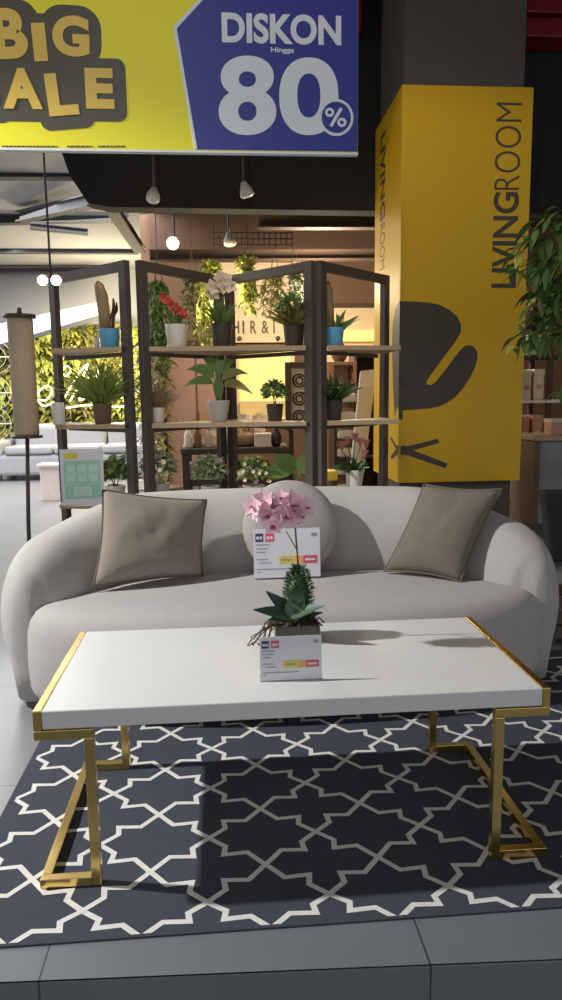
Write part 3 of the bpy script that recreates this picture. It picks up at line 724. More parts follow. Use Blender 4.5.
tuft(t, (0, 0, h-.02), 120, .19, .022, m_lf_o, .7, .45, droop=.3); bush(t, (-.02, 0, h+.1), .08, 110, .05, .02, m_lf)
t, h, r = planter('potted_agave', 'agave with spiky green leaves in a blue pot on top right shelf', 334, 345, sy, 18, 20, m_blue, z=z1)
tuft(t, (.02, 0, h-.02), 16, .15, .03, m_lf, .7, .25, droop=.15)
b = bm_(); tube(b, [(-.025, 0, h-.02), (-.03, 0, h+.1), (-.035, 0, h+.2), (-.035, 0, h+.25)], [.026, .03, .028, .01], 9); obj('cactus_trunk', b, m_lf_b, t)
# middle board
t, h, r = planter('potted_grass', 'bushy yellow green grass in a brown pot on left middle shelf', 103, 421, sy, 20, 19, m_potb, z=z2)
tuft(t, (0, 0, h-.02), 260, .30, .012, m_lf_m, .75, .35, droop=.3, rbase=.03, up=1.3)
t, h, r = planter('potted_heather', 'small dry brown heather in a white pot on middle shelf', 157, 421, sy, 15, 16, m_potw, z=z2)
tuft(t, (0, 0, h-.02), 170, .16, .008, m_lf_b, .7, .4, droop=.1); stems(t, (0, 0, h-.02), [V((.02, 0, h+.06)), V((-.02, 0, h+.06))], .002)
t, h, r = planter('broadleaf_plant', 'broad leaved plant in a rounded grey pot on the centre middle shelf', 219, 421, sy, 21, 22, m_potg, taper=.72, z=z2)
for dx, dz, L, W, dy in ((-1, 1.1, .22, .07, -.2), (-1, .5, .19, .06, -.4), (.95, .9, .20, .06, -.3), (1, .3, .18, .06, -.5), (.2, 1.5, .17, .05, -.2), (-.6, 1.7, .20, .06, .2), (.7, 1.5, .20, .06, .2)):
    b = bm_(); d = V((dx, dy, dz)).normalized(); p = V((d.x*.035, 0, h+.07+.05*dz)); tube(b, [(0, 0, h-.02), p*.6+V((0, 0, .02)), p], .004, 6); leaf(b, p, d, L, W, up=V((0, -.85, .5)), droop=.55, seg=7, fold=.2); obj('leaf', b, m_lf_o if dx > .9 else m_lf, t)
t, h, r = planter('potted_shrub', 'round green shrub in a small dark pot on middle shelf', 275, 421, sy, 17, 17, m_potd, z=z2)
bush(t, (0, 0, h+.06), .075, 320, .034, .014, m_lf); stems(t, (0, 0, h-.02), [V((0, 0, h+.06)), V((.02, 0, h+.05))])
t, h, r = planter('potted_fern', 'dark green fern in a tall dark pot on right middle shelf', 333, 421, sy, 20, 19, m_potd, z=z2)
tuft(t, (0, 0, h-.02), 110, .20, .017, m_lf_d, .6, .35); bush(t, (0, 0, h+.07), .06, 120, .03, .01, m_lf_o)
b = bm_(); p = Y(59, 421, 3.97); t = thing('ceramic_candle', 'plain cream candle block at the left end of middle shelf', 'candle', (p.x, p.y, z2+.0005)); lathe(b, [(.03, 0), (.032, .01), (.032, .11), (.028, .118)], 20); obj('wax', b, m_potw, t); b = bm_(); tube(b, [(0, 0, .115), (.002, 0, .13)], .0015, 5); obj('wick', b, m_stem, t)
b = bm_(); p = Y(97, 345, 4.05); t = thing('ceramic_candle', 'tiny white candle beside the blue cactus pot', 'candle', (p.x-.01, p.y+.06, z1+.0005)); lathe(b, [(.014, 0), (.015, .004), (.015, .06), (.012, .064)], 16); obj('wax', b, m_potw, t); b = bm_(); tube(b, [(0, 0, .062), (.001, 0, .074)], .001, 5); obj('wick', b, m_stem, t)
# lower board
t, h, r = planter('potted_herb', 'leafy green herb in a white pot beside the green poster', 116, 500, sy, 17, 20, m_potw, z=z3)
bush(t, (0, 0, h+.07), .085, 170, .07, .034, m_lf); stems(t, (0, 0, h-.02), [V((0, 0, h+.07)), V((.03, 0, h+.06)), V((-.03, 0, h+.06))])
t, h, r = planter('potted_flower', 'grey green flowering bush in a pot at left of lower shelf', 160, 500, sy, 18, 20, m_potg, z=z3)
bush(t, (0, 0, h+.09), .095, 260, .05, .022, m_lf_g); blooms(t, [V((R.uniform(-.08, .08), -.07+R.uniform(-.02, .02), h+R.uniform(.0, .13))) for k in range(12)], .018, m_pet_w)
t, h, r = planter('potted_shrub', 'white flecked green shrub in the centre of lower shelf', 211, 500, sy, 14, 18, m_potg, z=z3)
bush(t, (0, 0, h+.085), .09, 320, .042, .02, m_lf_g); bush(t, (0, 0, h+.08), .085, 150, .036, .018, m_lf, name='inner_foliage')
t, h, r = planter('potted_shrub', 'green white flowered shrub at right of the lower middle shelf', 254, 500, sy, 14, 22, m_potg, z=z3)
bush(t, (0, 0, h+.075), .092, 260, .042, .02, m_lf_m); bush(t, (0, 0, h+.08), .09, 120, .03, .018, m_lf_g, name='pale_foliage'); blooms(t, [V((R.uniform(-.09, .09), -.06+R.uniform(-.03, .02), h+R.uniform(.02, .13))) for k in range(14)], .013, m_pet_w)
t, h, r = planter('broadleaf_plant', 'plant with two large green leaves in white pot on lower shelf', 297, 500, sy+.05, 14, 16, m_potw, z=z3)
for dx, dz, L, W in ((-1, .25, .21, .11), (-.7, 1, .21, .10), (.4, 1, .19, .08), (.9, .5, .15, .08)):
    b = bm_(); d = V((dx, -.3, dz)).normalized(); p = V((d.x*.03, -.02, h+.07)); tube(b, [(0, 0, h-.02), p*.6+V((0, 0, .02)), p], .0035, 6); leaf(b, p, d, L, W, up=V((0, -.85, .5)), droop=.35, seg=7, fold=.2); obj('leaf', b, m_lf, t)
t, h, r = planter('potted_flower', 'dusty pink lily flowers in a white pot on right lower shelf', 354, 500, sy, 27, 17, m_potw, z=z3)
tuft(t, (0, 0, h-.02), 36, .13, .03, m_lf_d, .7, .3); pts = [V((-.04, -.02, h+.14)), V((.0, -.03, h+.16)), V((.03, -.02, h+.13)), V((.07, 0, h+.12)), V((-.07, 0, h+.11)), V((.06, 0, h+.06))]
stems(t, (0, 0, h-.02), pts, .003, m_stemg)
for p in pts:
    b = bm_()
    for k in range(7):
        an = 2*PI*k/7; leaf(b, p, V((math.cos(an)*.5, math.sin(an)*.5, 1)), .055, .02, droop=-.1, seg=4)
    obj('blossom', b, m_pet_d, t)
# poster stand
p0, p1 = Y(62, 500, 3.90), Y(105, 500, 3.90)
ps = thing('poster_stand', 'clear stand holding a pale green price poster on lower left shelf', 'poster stand', ((p0.x+p1.x)/2, 3.90, z3+.0005)); pw, ph = (p1.x-p0.x), .305
b = bm_(); box(b, (-pw/2, -.01, 0), (pw/2, .06, .003)); obj('base', b, m_acr, ps)
b = bm_(); box(b, (-pw/2, 0, .003), (pw/2, .003, ph), .001); obj('sheet', b, m_paper, ps)
def pp(nm, u0, v0, u1, v1, m, o=.001): q = bm_(); box(q, (-pw/2+u0*pw, -o, .003+v0*(ph-.003)), (-pw/2+u1*pw, -o+.0009, .003+v1*(ph-.003))); obj(nm, q, m, ps)
pp('green_field', .08, .12, .93, .80, m_teal); pp('header_block', .10, .83, .42, .93, m_yel); pp('header_block', .52, .83, .95, .95, m_sign_w)
for r_, vs in enumerate((.60, .42)):
    for c_ in range(3): pp('price_box', .14+.26*c_, vs, .34+.26*c_, vs+.13, m_tealp, .002)
pp('price_box', .28, .17, .70, .34, m_tealp, .002)
for v in (.375, .57): pp('divider', .10, v, .92, v+.012, m_paper, .002)

# ================================================================== FLOOR LAMP (left)
p = Z(30, 600, 0); fl = thing('floor_lamp', 'tall linen cylinder floor lamp on a dark stand at left edge', 'floor lamp', (p.x+.005, 4.25, 0)); ly = 4.25; o = V(fl.location)
top = Y(20, 317, ly)-o; bot = Y(27, 438, ly)-o; xs = (top.x+bot.x)/2
b = bm_(); lathe(b, [(.155, 0), (.16, .006), (.16, .018), (.03, .026)], 28); obj('base', b, m_darkmetal, fl)
b = bm_(); tube(b, [(xs*.2, 0, .02), (xs*.5, 0, bot.z*.5), (xs, 0, bot.z)], .012, 10); obj('pole', b, m_darkmetal, fl)
b = bm_(); lathe(b, [(.085, bot.z), (.085, bot.z+.016)], 28, at=(xs, 0, 0)); obj('lower_plate', b, m_darkmetal, fl)
b = bm_(); lathe(b, [(.064, bot.z+.016), (.068, bot.z+.03), (.07, top.z-.02), (.066, top.z-.006)], 32, at=(xs, 0, 0)); obj('lamp_shade', b, m_linen, fl)
b = bm_(); lathe(b, [(.088, top.z-.006), (.088, top.z+.012)], 28, at=(xs, 0, 0)); obj('upper_plate', b, m_darkmetal, fl)
b = bm_(); tube(b, [(xs, 0, top.z+.012), (xs, 0, top.z+.05)], [.016, .012], 10); obj('finial', b, m_darkmetal, fl)

# ================================================================== SPOTLIGHTS OVERHEAD
def spot(px, py, y, r, label, face, lit=False, drop=.25, mh=None):
    p = Y(px, py, y); t = thing('ceiling_spotlight', label, 'spotlight', p)
    f = V(face).normalized(); rot = V((0, 0, -1)).rotation_difference(f).to_matrix().to_4x4()
    b = bm_(); lathe(b, [(r, -.01), (r*.92, r*.5), (r*.55, r*1.3), (r*.4, r*1.7), (r*.15, r*1.8)], 20); b.transform(rot); obj('lamp_head', b, mh or m_lampw, t)
    b = bm_(); lathe(b, [(r*.3, -.018), (r*.85, -.015), (r*.85, -.0105)], 20); b.transform(rot); obj('bulb', b, m_bulb if lit else m_potw, t)
    if lit: b = bm_(); ball(b, rot @ V((0, 0, -.02)), r*.9, sub=3); obj('globe', b, m_bulb, t)
    b = bm_(); a = rot @ V((0, 0, r*1.75)); tube(b, [a, a+V((0, 0, .05)), V((a.x, a.y, drop))], .008, 6); obj('stem', b, m_darkmetal, t)
    return p
zc = 3.45
for px, py, y, r, lab, f, lit in ((153, 198, 4.9, .045, 'ceiling spotlight with round white head left of the bright bulb', (-.1, -.5, -1), False),
                                  (247, 194, 4.9, .045, 'white ceiling spotlight hanging under the blue half of the banner', (.3, 0, -1), False),
                                  (173, 243, 5.9, .05, 'lit ceiling spotlight glowing warm toward the camera', (-.1, -1, -.4), True),
                                  (230, 243, 5.9, .05, 'white ceiling spotlight low above the hanging plants', (.1, -.2, -1), False)):
    p = Y(px, py, y); top = 3.8 if y < 5.5 else 3.3; spot(px, py, y, r, lab, f, lit, top-p.z)
t = thing('track_spotlight', 'pair of cool white track lamps on a rod at upper left', 'spotlight', Y(51, 281, 4.18)); o = V(t.location)
b = bm_(); tube(b, [(0, 0, 0), (0, 0, 3.8-o.z)], .006, 8); obj('rod', b, m_beam, t)
for s in (-1, 1):
    b = bm_(); lathe(b, [(.028, -.012), (.03, 0), (.025, .04), (.012, .06)], 18); b.transform(Matrix.Translation((s*.036, -.03, 0)) @ Matrix.Rotation(math.radians(-75), 4, 'X')); hd = obj('lamp_head', b, m_lampw, t)
    b = bm_(); lathe(b, [(.024, -.02), (.027, -.0125)], 18); b.transform(Matrix.Translation((s*.036, -.03, 0)) @ Matrix.Rotation(math.radians(-75), 4, 'X')); obj('bulb', b, m_bulbw, hd)
b = bm_(); tube(b, [(-.036, 0, .0), (.036, 0, 0)], .006, 8); obj('crossbar', b, m_beam, t)

# ================================================================== BACKGROUND LEFT: green wall, neon, sofa
gy = 12.3
b = bm_(); p0, p1 = Y(-30, 330, gy), Y(150, 428, gy)
for k in range(3600):
    x_, z_ = R.uniform(p0.x, p1.x), R.uniform(p1.z, p0.z+.1); d = V((R.uniform(-1, 1), -R.uniform(.3, 1), R.uniform(-1, .4))); mi = 0 if noise.noise(V((x_*1.2, z_*1.5, 0)))+R.uniform(-.3, .3) > 0 else 1
    leaf(b, (x_, gy+R.uniform(0, .15), z_), d, R.uniform(.12, .24), R.uniform(.07, .13), droop=.3, seg=2, mi=mi)
tag(obj('green_wall', b, [m_lf_y, m_lf_o]), 'warm lit wall of green ivy behind the far grey sofa', 'plant wall', kind='stuff')
nb = thing('neon_sign', 'glowing cursive neon sign on the ivy wall at left', 'neon sign', Y(100, 400, 11.9)); no = V(nb.location)
def ns(pts, nm='neon_stroke'):
    b = bm_(); q = [Y(x, y, 11.9)-no for x, y in pts]; r_ = []
    for i in range(len(q)-1):                                   # smooth the stroke
        a, c, d, e = q[max(0, i-1)], q[i], q[i+1], q[min(len(q)-1, i+2)]
        for j in range(5):
            u = j/5; r_.append(.5*((2*c)+(d-a)*u+(2*a-5*c+4*d-e)*u*u+(3*c-a-3*d+e)*u**3))
    tube(b, r_+[q[-1]], .015, 7); obj(nm, b, m_neon, nb)
ns([(62, 372), (66, 366), (71, 370), (66, 376), (62, 372)]); ns([(62, 402), (70, 388), (80, 372), (88, 364), (84, 374), (76, 390), (70, 401), (78, 388), (84, 384), (83, 392), (79, 400), (86, 398)])
ns([(88, 378), (96, 377), (106, 377)]); ns([(99, 370), (95, 382), (91, 395), (97, 399), (103, 392)]); ns([(36, 398), (40, 390), (48, 386), (52, 392), (46, 400), (38, 400), (44, 406), (54, 402)]); ns([(66, 408), (90, 405), (115, 407), (135, 405)]); ns([(104, 396), (110, 388), (113, 396), (119, 388), (121, 397), (128, 392)])
b = bm_(); 
for pxx in (70, 120): p = Y(pxx, 406, 11.9)-no; tube(b, [p, p+V((0, .14, 0)), V((p.x, .14, .001-no.z))], .012, 5)
obj('mount', b, m_beam, nb)
gs_ = thing('grey_sofa', 'far grey sofa with loose back cushions before the ivy wall', 'sofa', (Y(72, 474, 10.6).x, 10.6, 0)); go = V(gs_.location); hw = 1.05
b = bm_(); box(b, (-hw, 0, .08), (hw, .85, .38), .05); obj('base', b, m_greyfab, gs_)
for k in range(3): b = bm_(); box(b, (-hw+.12+k*.69, .5, .38), (-hw+.79+k*.69, .8, .80), .08, seg=3); obj('back_cushion', b, m_greyfab, gs_)
for k in range(3): b = bm_(); box(b, (-hw+.12+k*.69, -.02, .381), (-hw+.79+k*.69, .52, .5), .04, seg=3); obj('seat_cushion', b, m_greyfab, gs_)
for s in (-1, 1): b = bm_(); box(b, (s*hw-.08, 0, .08), (s*hw+.08, .85, .58), .05, seg=3); obj('arm', b, m_greyfab, gs_)
for x_ in (-hw, hw):
    for y_ in (.08, .77): b = bm_(); box(b, (x_-.03, y_-.03, 0), (x_+.03, y_+.03, .08)); obj('foot', b, m_darkmetal, gs_)
wt = thing('white_console', 'white console table at the far left edge behind the lamp', 'table', (Y(10, 465, 11.6).x-.25, 11.6, 0))
b = bm_(); box(b, (-.6, -.2, .50), (.25, .2, .55), .01); obj('tabletop', b, m_potw, wt)
b = bm_(); box(b, (-.58, -.18, .12), (.23, .18, .16), .005); obj('shelf', b, m_potw, wt)
for x_ in (-.57, .22):
    for y_ in (-.17, .17): b = bm_(); box(b, (x_-.025, y_-.025, 0), (x_+.025, y_+.025, .5)); obj('leg', b, m_potw, wt)
wd_ = thing('ring_decoration', 'white wire rings hanging down at the far left edge', 'wall decoration', Y(-7, 365, 11.0)); wo = V(wd_.location)
for k, py in enumerate((357, 393, 424)):
    c_ = Y(-6, py, 11.0)-wo
    for rr in (.24, .16):
        b = bm_(); tube(b, [c_+V((rr*math.cos(2*PI*j/28), .02, rr*math.sin(2*PI*j/28))) for j in range(29)], .005, 6, cap=False); obj('ring', b, m_potg, wd_)
    b = bm_(); tube(b, [c_+V((-.24, .02, 0)), c_+V((.24, .02, 0))], .008, 5); tube(b, [c_+V((0, .02, -.24)), c_+V((0, .02, .24))], .008, 5); obj('cross_wire', b, m_potw, wd_)
b = bm_(); tube(b, [(0, .02, -1.2), (0, .02, 3.3-wo.z)], .006, 5); obj('cord', b, m_beam, wd_)
pp_ = thing('pedestal', 'pale pink pedestal block on the bright floor behind the poster', 'pedestal', (Y(53, 494, 8.6).x, 8.6, 0))
b = bm_(); box(b, (-.11, -.11, 0), (.11, .11, .40), .008); obj('column_block', b, m_palepink, pp_); b = bm_(); box(b, (-.14, -.14, .4), (.14, .14, .43), .006); obj('cap', b, m_palepink, pp_)

# ================================================================== BACKGROUND CENTRE
wy = 8.88
def panel(nm, label, cat, px0, py0, px1, py1, y, m, dp=.05, fr=None):
    a, c = Y(px0, py1, y), Y(px1, py0, y); a.z = 0 if py1 >= 470 else a.z; t = thing(nm, label, cat, ((a.x+c.x)/2, y, a.z)); w_, h = (c.x-a.x)/2, c.z-a.z
    b = bm_(); box(b, (-w_, -dp, 0), (w_, 0, h), .004); obj('board', b, m, t)
    if fr:
        for lo, hi in (((-w_-.05, -dp-.03, 0), (-w_, 0, h)), ((w_, -dp-.03, 0), (w_+.05, 0, h)), ((-w_-.05, -dp-.03, h), (w_+.05, 0, h+.05))):
            b = bm_(); box(b, lo, hi, .003); obj('frame', b, fr, t)
    return t, w_, h
t, w_, h = panel('shop_sign', 'cream wall sign lettered HIR & I behind the top shelf', 'sign', 222, 258, 300, 343, wy, m_cream)
hl = (h*(343-334)/85, h*13/85)
tot = 2*w_
for s_, x0_, x1_ in (('H', 232, 239), ('I', 242.4, 244), ('R', 250, 256), ('&', 261, 268), ('I', 272.5, 274)):
    u0_ = (x0_-222)/78*tot-w_; u1_ = (x1_-222)/78*tot-w_; text('lettering', s_, m_col_d, (u0_, -.05, hl[0]), EX, EZ, u1_-u0_, hl[1], .01, t, .006)
for pxx in (239, 277):
    b = bm_(); ball(b, ((pxx-222)/78*tot-w_, -.06, h*4/85), .03); obj('knob', b, m_darkmetal, t)
t, w_, h = panel('wardrobe_panel', 'pinkish wood wardrobe front behind the broad leaved plant', 'wardrobe', 172, 348, 226, 470, 8.3, m_pinkwood, .5, m_beamd)
b = bm_(); box(b, (-.004, -.506, .05), (.004, -.5, h-.05)); obj('door_gap', b, m_beamd, t); b = bm_(); box(b, (.03, -.53, h*.45), (.05, -.5, h*.6), .004); obj('handle', b, m_gold, t)
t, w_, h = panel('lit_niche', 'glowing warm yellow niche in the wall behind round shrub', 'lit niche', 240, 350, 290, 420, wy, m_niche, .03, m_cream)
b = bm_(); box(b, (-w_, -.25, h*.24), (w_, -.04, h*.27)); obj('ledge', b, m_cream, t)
t, w_, h = panel('lit_niche', 'cream lit wall recess seen through the right shelf frame', 'lit niche', 320, 308, 376, 420, wy, m_cream, .03, m_beamd)
b = bm_(); box(b, (-w_, -.12, h*.70), (w_, -.035, h*.80), .005); obj('glow_strip', b, m_niche, t)  # glowing strip stands in for the yellow light on the recess wall
t, w_, h = panel('decorative_screen', 'carved screen with round rosettes behind right of the middle shelf', 'screen', 291, 368, 307, 430, 6.4, m_boxw, .03, m_beamd)
for k in range(3):
    for rr in (.055, .03):
        b = bm_(); tube(b, [(rr*math.cos(2*PI*j/20), -.035, h*(.22+.29*k)+rr*math.sin(2*PI*j/20)) for j in range(21)], .008, 5, cap=False); obj('rosette', b, m_beamd, t)
for s in (-1, 1):
    b = bm_(); zf = t.location.z; box(b, (s*w_-.02, -.03, -zf), (s*w_+.02, 0, 0)); obj('leg', b, m_beamd, t)
# wire grid hung above the sign
a, c = Y(214, 262, 7.9), Y(292, 233, 7.9); t = thing('wire_grid', 'black hanging wire grid panel above the cream sign', 'wire grid', a); b = bm_()
nx, nz_ = 14, 5; W_, H_ = c.x-a.x, c.z-a.z
for i in range(nx+1): tube(b, [(W_*i/nx, 0, 0), (W_*i/nx, 0, H_)], .006, 5)
for j in range(nz_+1): tube(b, [(0, 0, H_*j/nz_), (W_, 0, H_*j/nz_)], .006, 5)
obj('grid', b, m_beamd, t); b = bm_()
for x_ in (0, W_): tube(b, [(x_, 0, H_), (x_, 0, 3.3-a.z)], .005, 5)
obj('hanger', b, m_beamd, t)
# dark display table with decor
ty = 6.3; a, c = Y(182, 447, ty), Y(288, 447, ty); tt = thing('display_table', 'dark wooden display table behind the lower shelf', 'table', ((a.x+c.x)/2, ty, 0)); tz = a.z; hw = (c.x-a.x)/2
b = bm_(); box(b, (-hw, -.25, tz-.05), (hw, .3, tz), .006); obj('tabletop', b, m_potd, tt); b = bm_(); box(b, (-hw+.03, -.22, tz-.32), (hw-.03, .27, tz-.28), .005); obj('shelf', b, m_potd, tt)
for x_ in (-hw+.04, hw-.04):
    for y_ in (-.2, .25): b = bm_(); box(b, (x_-.03, y_-.03, 0), (x_+.03, y_+.03, tz-.05), .003); obj('leg', b, m_potd, tt)
def vase(px, label, prof, m, y=ty-.1, name='vase', cat='vase', z=tz):
    p = Y(px, 440, y); t = thing(name, label, cat, (p.x, y, z+.0005)); b = bm_(); lathe(b, prof, 20); obj('body', b, m, t); b = bm_(); r_, h_ = prof[-1]; lathe(b, [(r_*1.08, h_), (r_*1.08, h_+.01), (r_*.8, h_+.01), (r_*.8, h_)], 18); obj('rim', b, m, t); return t
def figurine(px, label, m):
    p = Y(px, 440, ty-.1); t = thing('figurine', label, 'figurine', (p.x, ty-.1, tz+.0005)); b = bm_(); lathe(b, [(.04, 0), (.045, .01), (.03, .05), (.035, .1), (.02, .14), (.012, .15)], 16); obj('body', b, m, t); b = bm_(); ball(b, (0, 0, .17), .024); obj('top_knob', b, m, t)
figurine(188, 'pale slim figurine at left end of the dark display table', m_potw); figurine(198, 'second pale figurine from the left on the dark display table', m_potb); figurine(209, 'third pale figurine, nearest the flower basket', m_potg)
fb = thing('flower_basket', 'basket of cream flowers on the dark display table', 'flower basket', (Y(240, 440, ty).x, ty+.05, tz+.0005)); b = bm_(); lathe(b, [(.12, 0), (.15, .02), (.18, .1), (.17, .105)], 24); obj('basket', b, m_lf_b, fb)
blooms(fb, [V((R.uniform(-.24, .22), R.uniform(-.1, .1), .12+R.uniform(0, .12))) for k in range(34)], .055, m_pet_w); bush(fb, (0, 0, .13), .13, 60, .06, .03, m_lf_o, lo=.1)
bx = thing('gift_box', 'pale pink box standing at right end of the dark display table', 'box', (Y(262, 447, ty).x, ty-.12, tz+.0005)); b = bm_(); box(b, (-.07, -.06, 0), (.07, .06, .09), .004); obj('body', b, m_palepink, bx); b = bm_(); box(b, (-.074, -.064, .09), (.074, .064, .115), .004); obj('lid', b, m_palepink, bx)
for k, (px, m, lab) in enumerate(((205, m_potg, 'stack of pale folded cloths on the shelf under display table'), (252, m_potd, 'dark folded cloths on the shelf under display table'))):
    p = Y(px, 470, ty-.1); t = thing('folded_cloths', lab, 'folded cloth', (p.x, ty-.05, tz-.2795))
    for j in range(3): b = bm_(); box(b, (-.15, -.1, .05*j), (.15, .1, .05*j+.048), .012); obj('cloth', b, m, t)
vase(276, 'dark bottle vase at far right of the display table', [(.03, 0), (.045, .03), (.045, .1), (.015, .15), (.015, .19)], m_potd)
# wooden crate cabinet and figurine head on it
ky = 6.9; a, c = Y(325, 470, ky), Y(349, 363, ky); t = thing('display_cabinet', 'tan wooden open display cabinet seen through right shelf frame', 'cabinet', ((a.x+c.x)/2, ky, 0)); w_, h = (c.x-a.x)/2+.02, c.z
b = bm_(); box(b, (-w_, -.3, 0), (-w_+.06, 0, h), .004); obj('side_panel', b, m_box, t); b = bm_(); box(b, (w_-.03, -.3, 0), (w_, 0, h), .004); obj('side_panel', b, m_box, t)
for z in (.05, h*.4, h*.7, h-.03): b = bm_(); box(b, (-w_+.061, -.3, z), (w_-.031, 0, z+.03), .003); obj('shelf', b, m_box, t)
b = bm_(); box(b, (-w_+.061, -.02, .08), (w_-.031, 0, h-.03)); obj('back_panel', b, m_boxw, t)
cabx = t.location.x; t = thing('vase', 'dark round vase standing on the tan display cabinet', 'vase', (cabx, ky-.15, h+.0005)); b = bm_(); lathe(b, [(.04, 0), (.07, .04), (.075, .09), (.05, .15), (.03, .18)], 20); obj('body', b, m_potb, t); b = bm_(); lathe(b, [(.032, .18), (.036, .19), (.026, .19)], 18); obj('rim', b, m_potb, t)
# leaning white mirror
my = 5.75; P0, P1, P2, P3 = Y(349, 485, my-.25), Y(362, 485, my-.25), Y(377, 369, my), Y(361, 371, my)
ms = thing('leaning_panel', 'tall white framed panel leaning at a tilt behind right shelf', 'panel', (P0.x, P0.y, 0)); mo = V(ms.location)
dn = (P0-P3)/(P0-P3).length; e = (P0.z)/(-dn.z); P0 = P0+dn*e; dn2 = (P1-P2)/(P1-P2).length; P1 = P1+dn2*(P1.z/(-dn2.z))
q = [P-mo for P in (P0, P1, P2, P3)]; nn_ = (q[1]-q[0]).cross(q[3]-q[0]).normalized(); nn_ = nn_ if nn_.y < 0 else -nn_
cc = sum(q, V())/4; inn = [cc+(p-cc)*.86 for p in q]
b = bm_(); prism(b, q, -nn_, .04); obj('frame', b, m_potw, ms); b = bm_(); prism(b, [p+(cc-p)*.06+nn_*.002 for p in inn], nn_, .003); obj('glass', b, m_mirror, ms)
# pair of dark drawers/rack behind the mirror
t = thing('tall_bookcase', 'dark brown bookcase behind the leaning white panel', 'bookcase', (Y(362, 470, 7.6).x, 7.6, 0)); b = bm_(); h = Y(362, 352, 7.6).z
for x_ in (-.13, .13): b = bm_(); box(b, (x_-.015, -.3, 0), (x_+.015, 0, h), .003); obj('side_panel', b, m_beamd, t)
for z in (.05, h*.33, h*.66, h-.03): b = bm_(); box(b, (-.114, -.3, z), (.114, 0, z+.025), .003); obj('shelf', b, m_beamd, t)
b = bm_(); box(b, (-.114, -.015, .075), (.114, 0, h-.03)); obj('back_panel', b, m_beamd, t)
# low yellow cube, grey cushion near right lower shelf
t = thing('yellow_stool', 'small bright yellow stool behind the pink lily pot', 'stool', (Y(328, 480, 5.6).x, 5.6, 0)); h = Y(328, 470, 5.6).z; b = bm_(); box(b, (-.07, -.07, h-.08), (.07, .07, h), .012); obj('seat', b, m_yel, t)
for x_ in (-.055, .055):
    for y_ in (-.055, .055): b = bm_(); tube(b, [(x_*1.2, y_*1.2, 0), (x_, y_, h-.08)], .009, 8); obj('leg', b, m_beamd, t)
# rattan white shelf rack with folded towels
t = thing('towel_rack', 'narrow rack of folded white towels beside the leaning white panel', 'rack', (Y(345, 470, 6.0).x, 6.0, 0))
for x_ in (-.1, .1): b = bm_(); box(b, (x_-.01, -.1, 0), (x_+.01, .1, Y(345, 388, 6.0).z), .002); obj('side_panel', b, m_beamd, t)
for k in range(6):
    z = .36+.15*k; b = bm_(); box(b, (-.09, -.1, z), (.09, .1, z+.012)); obj('shelf', b, m_beamd, t); b = bm_(); box(b, (-.085, -.11, z+.0125), (.085, .09, z+.09), .025, seg=3); obj('towel', b, m_boxw, t)

# hanging plants
def hanging(px, py, y, Lpx, wpx, m, label, n=26, dens=1):
    p = Y(px, py, y); s = y/720; L, w_ = Lpx*s, wpx*s; t = thing('hanging_plant', label, 'hanging plant', p, 0, None)
    b = bm_(); lathe(b, [(.03, -.06), (.05, -.03), (.055, 0), (.05, .002)], 18); obj('basket', b, m_lf_o, t); bush(t, (0, 0, 0), .085, 70, .06, .03, m, name='crown_foliage', lo=-.5)
    b = bm_()
    for k in range(3): a = 2*PI*k/3; tube(b, [(.055*math.cos(a), .055*math.sin(a), 0), (0, 0, .3), (0, 0, 3.299-p.z)], .003, 4)
    obj('cord', b, m_stem, t)
    b = bm_()
    for k in range(n):
        a = R.uniform(0, 2*PI); rr = R.uniform(.3, 1)*w_/2; Lk = L*R.uniform(.45, 1)
        pts = [V((.03*math.cos(a), .03*math.sin(a), .01)), V((rr*.7*math.cos(a), rr*.7*math.sin(a), .05)), V((rr*math.cos(a), rr*math.sin(a), -.05))]
        q = pts[-1]
        while -q.z < Lk: q = q+V((R.uniform(-.02, .02), R.uniform(-.02, .02), -.06)); pts.append(q)
        tube(b, pts, .003, 4)
        for p_ in pts[1:]:
            for j in range(3): leaf(b, p_, rdir(-.8, .6), R.uniform(.05, .08), .03, droop=.3, seg=2)
    obj('trailing_foliage', b, m, t)
hanging(211, 270, 6.2, 80, 22, m_lf_y, 'bright yellow green trailing plant hanging left of the white orchid')
hanging(247, 264, 6.0, 42, 13, m_lf_y, 'bright yellow green trailing plant hanging right of the white orchid')
hanging(274, 278, 6.7, 30, 26, m_lf_o, 'dark olive trailing plant hanging above the bushy fern', 16)
hanging(158, 290, 6.6, 75, 28, m_lf, 'green trailing plant hanging left of the red flowers', 30)
hanging(192, 284, 7.1, 50, 18, m_lf_o, 'olive trailing plant hanging behind the red flowers', 14)
hanging(294, 274, 7.0, 30, 22, m_lf_g, 'pale grey green plant hanging beside the shelf hinge', 16)
# tall shrubs in the middle distance at left of the panel
for px, lab, m in ((150, 'tall leafy floor plant behind the left hinge of the shelf', m_lf_g), (163, 'floor plant with mottled leaves left of the pink wardrobe', m_lf_o)):
    p = Y(px, 480, 6.9); t = thing('floor_plant', lab, 'floor plant', (p.x, 6.9 if px < 155 else 7.2, 0)); b = bm_(); lathe(b, pot_prof(.13, .17, .3), 24); obj('pot', b, m_potb, t)
    b = bm_(); tube(b, [(0, 0, .25), (.02, 0, .8), (-.01, 0, 1.5)], .015, 6); obj('stem', b, m_stem, t); b = bm_()
    for k in range(170):
        z = R.uniform(.4, 1.75); d = rdir(-.4, .6); leaf(b, (R.uniform(-.04, .04), 0, z), d, R.uniform(.1, .19), .06, droop=.4, seg=3)
    obj('foliage', b, m, t)

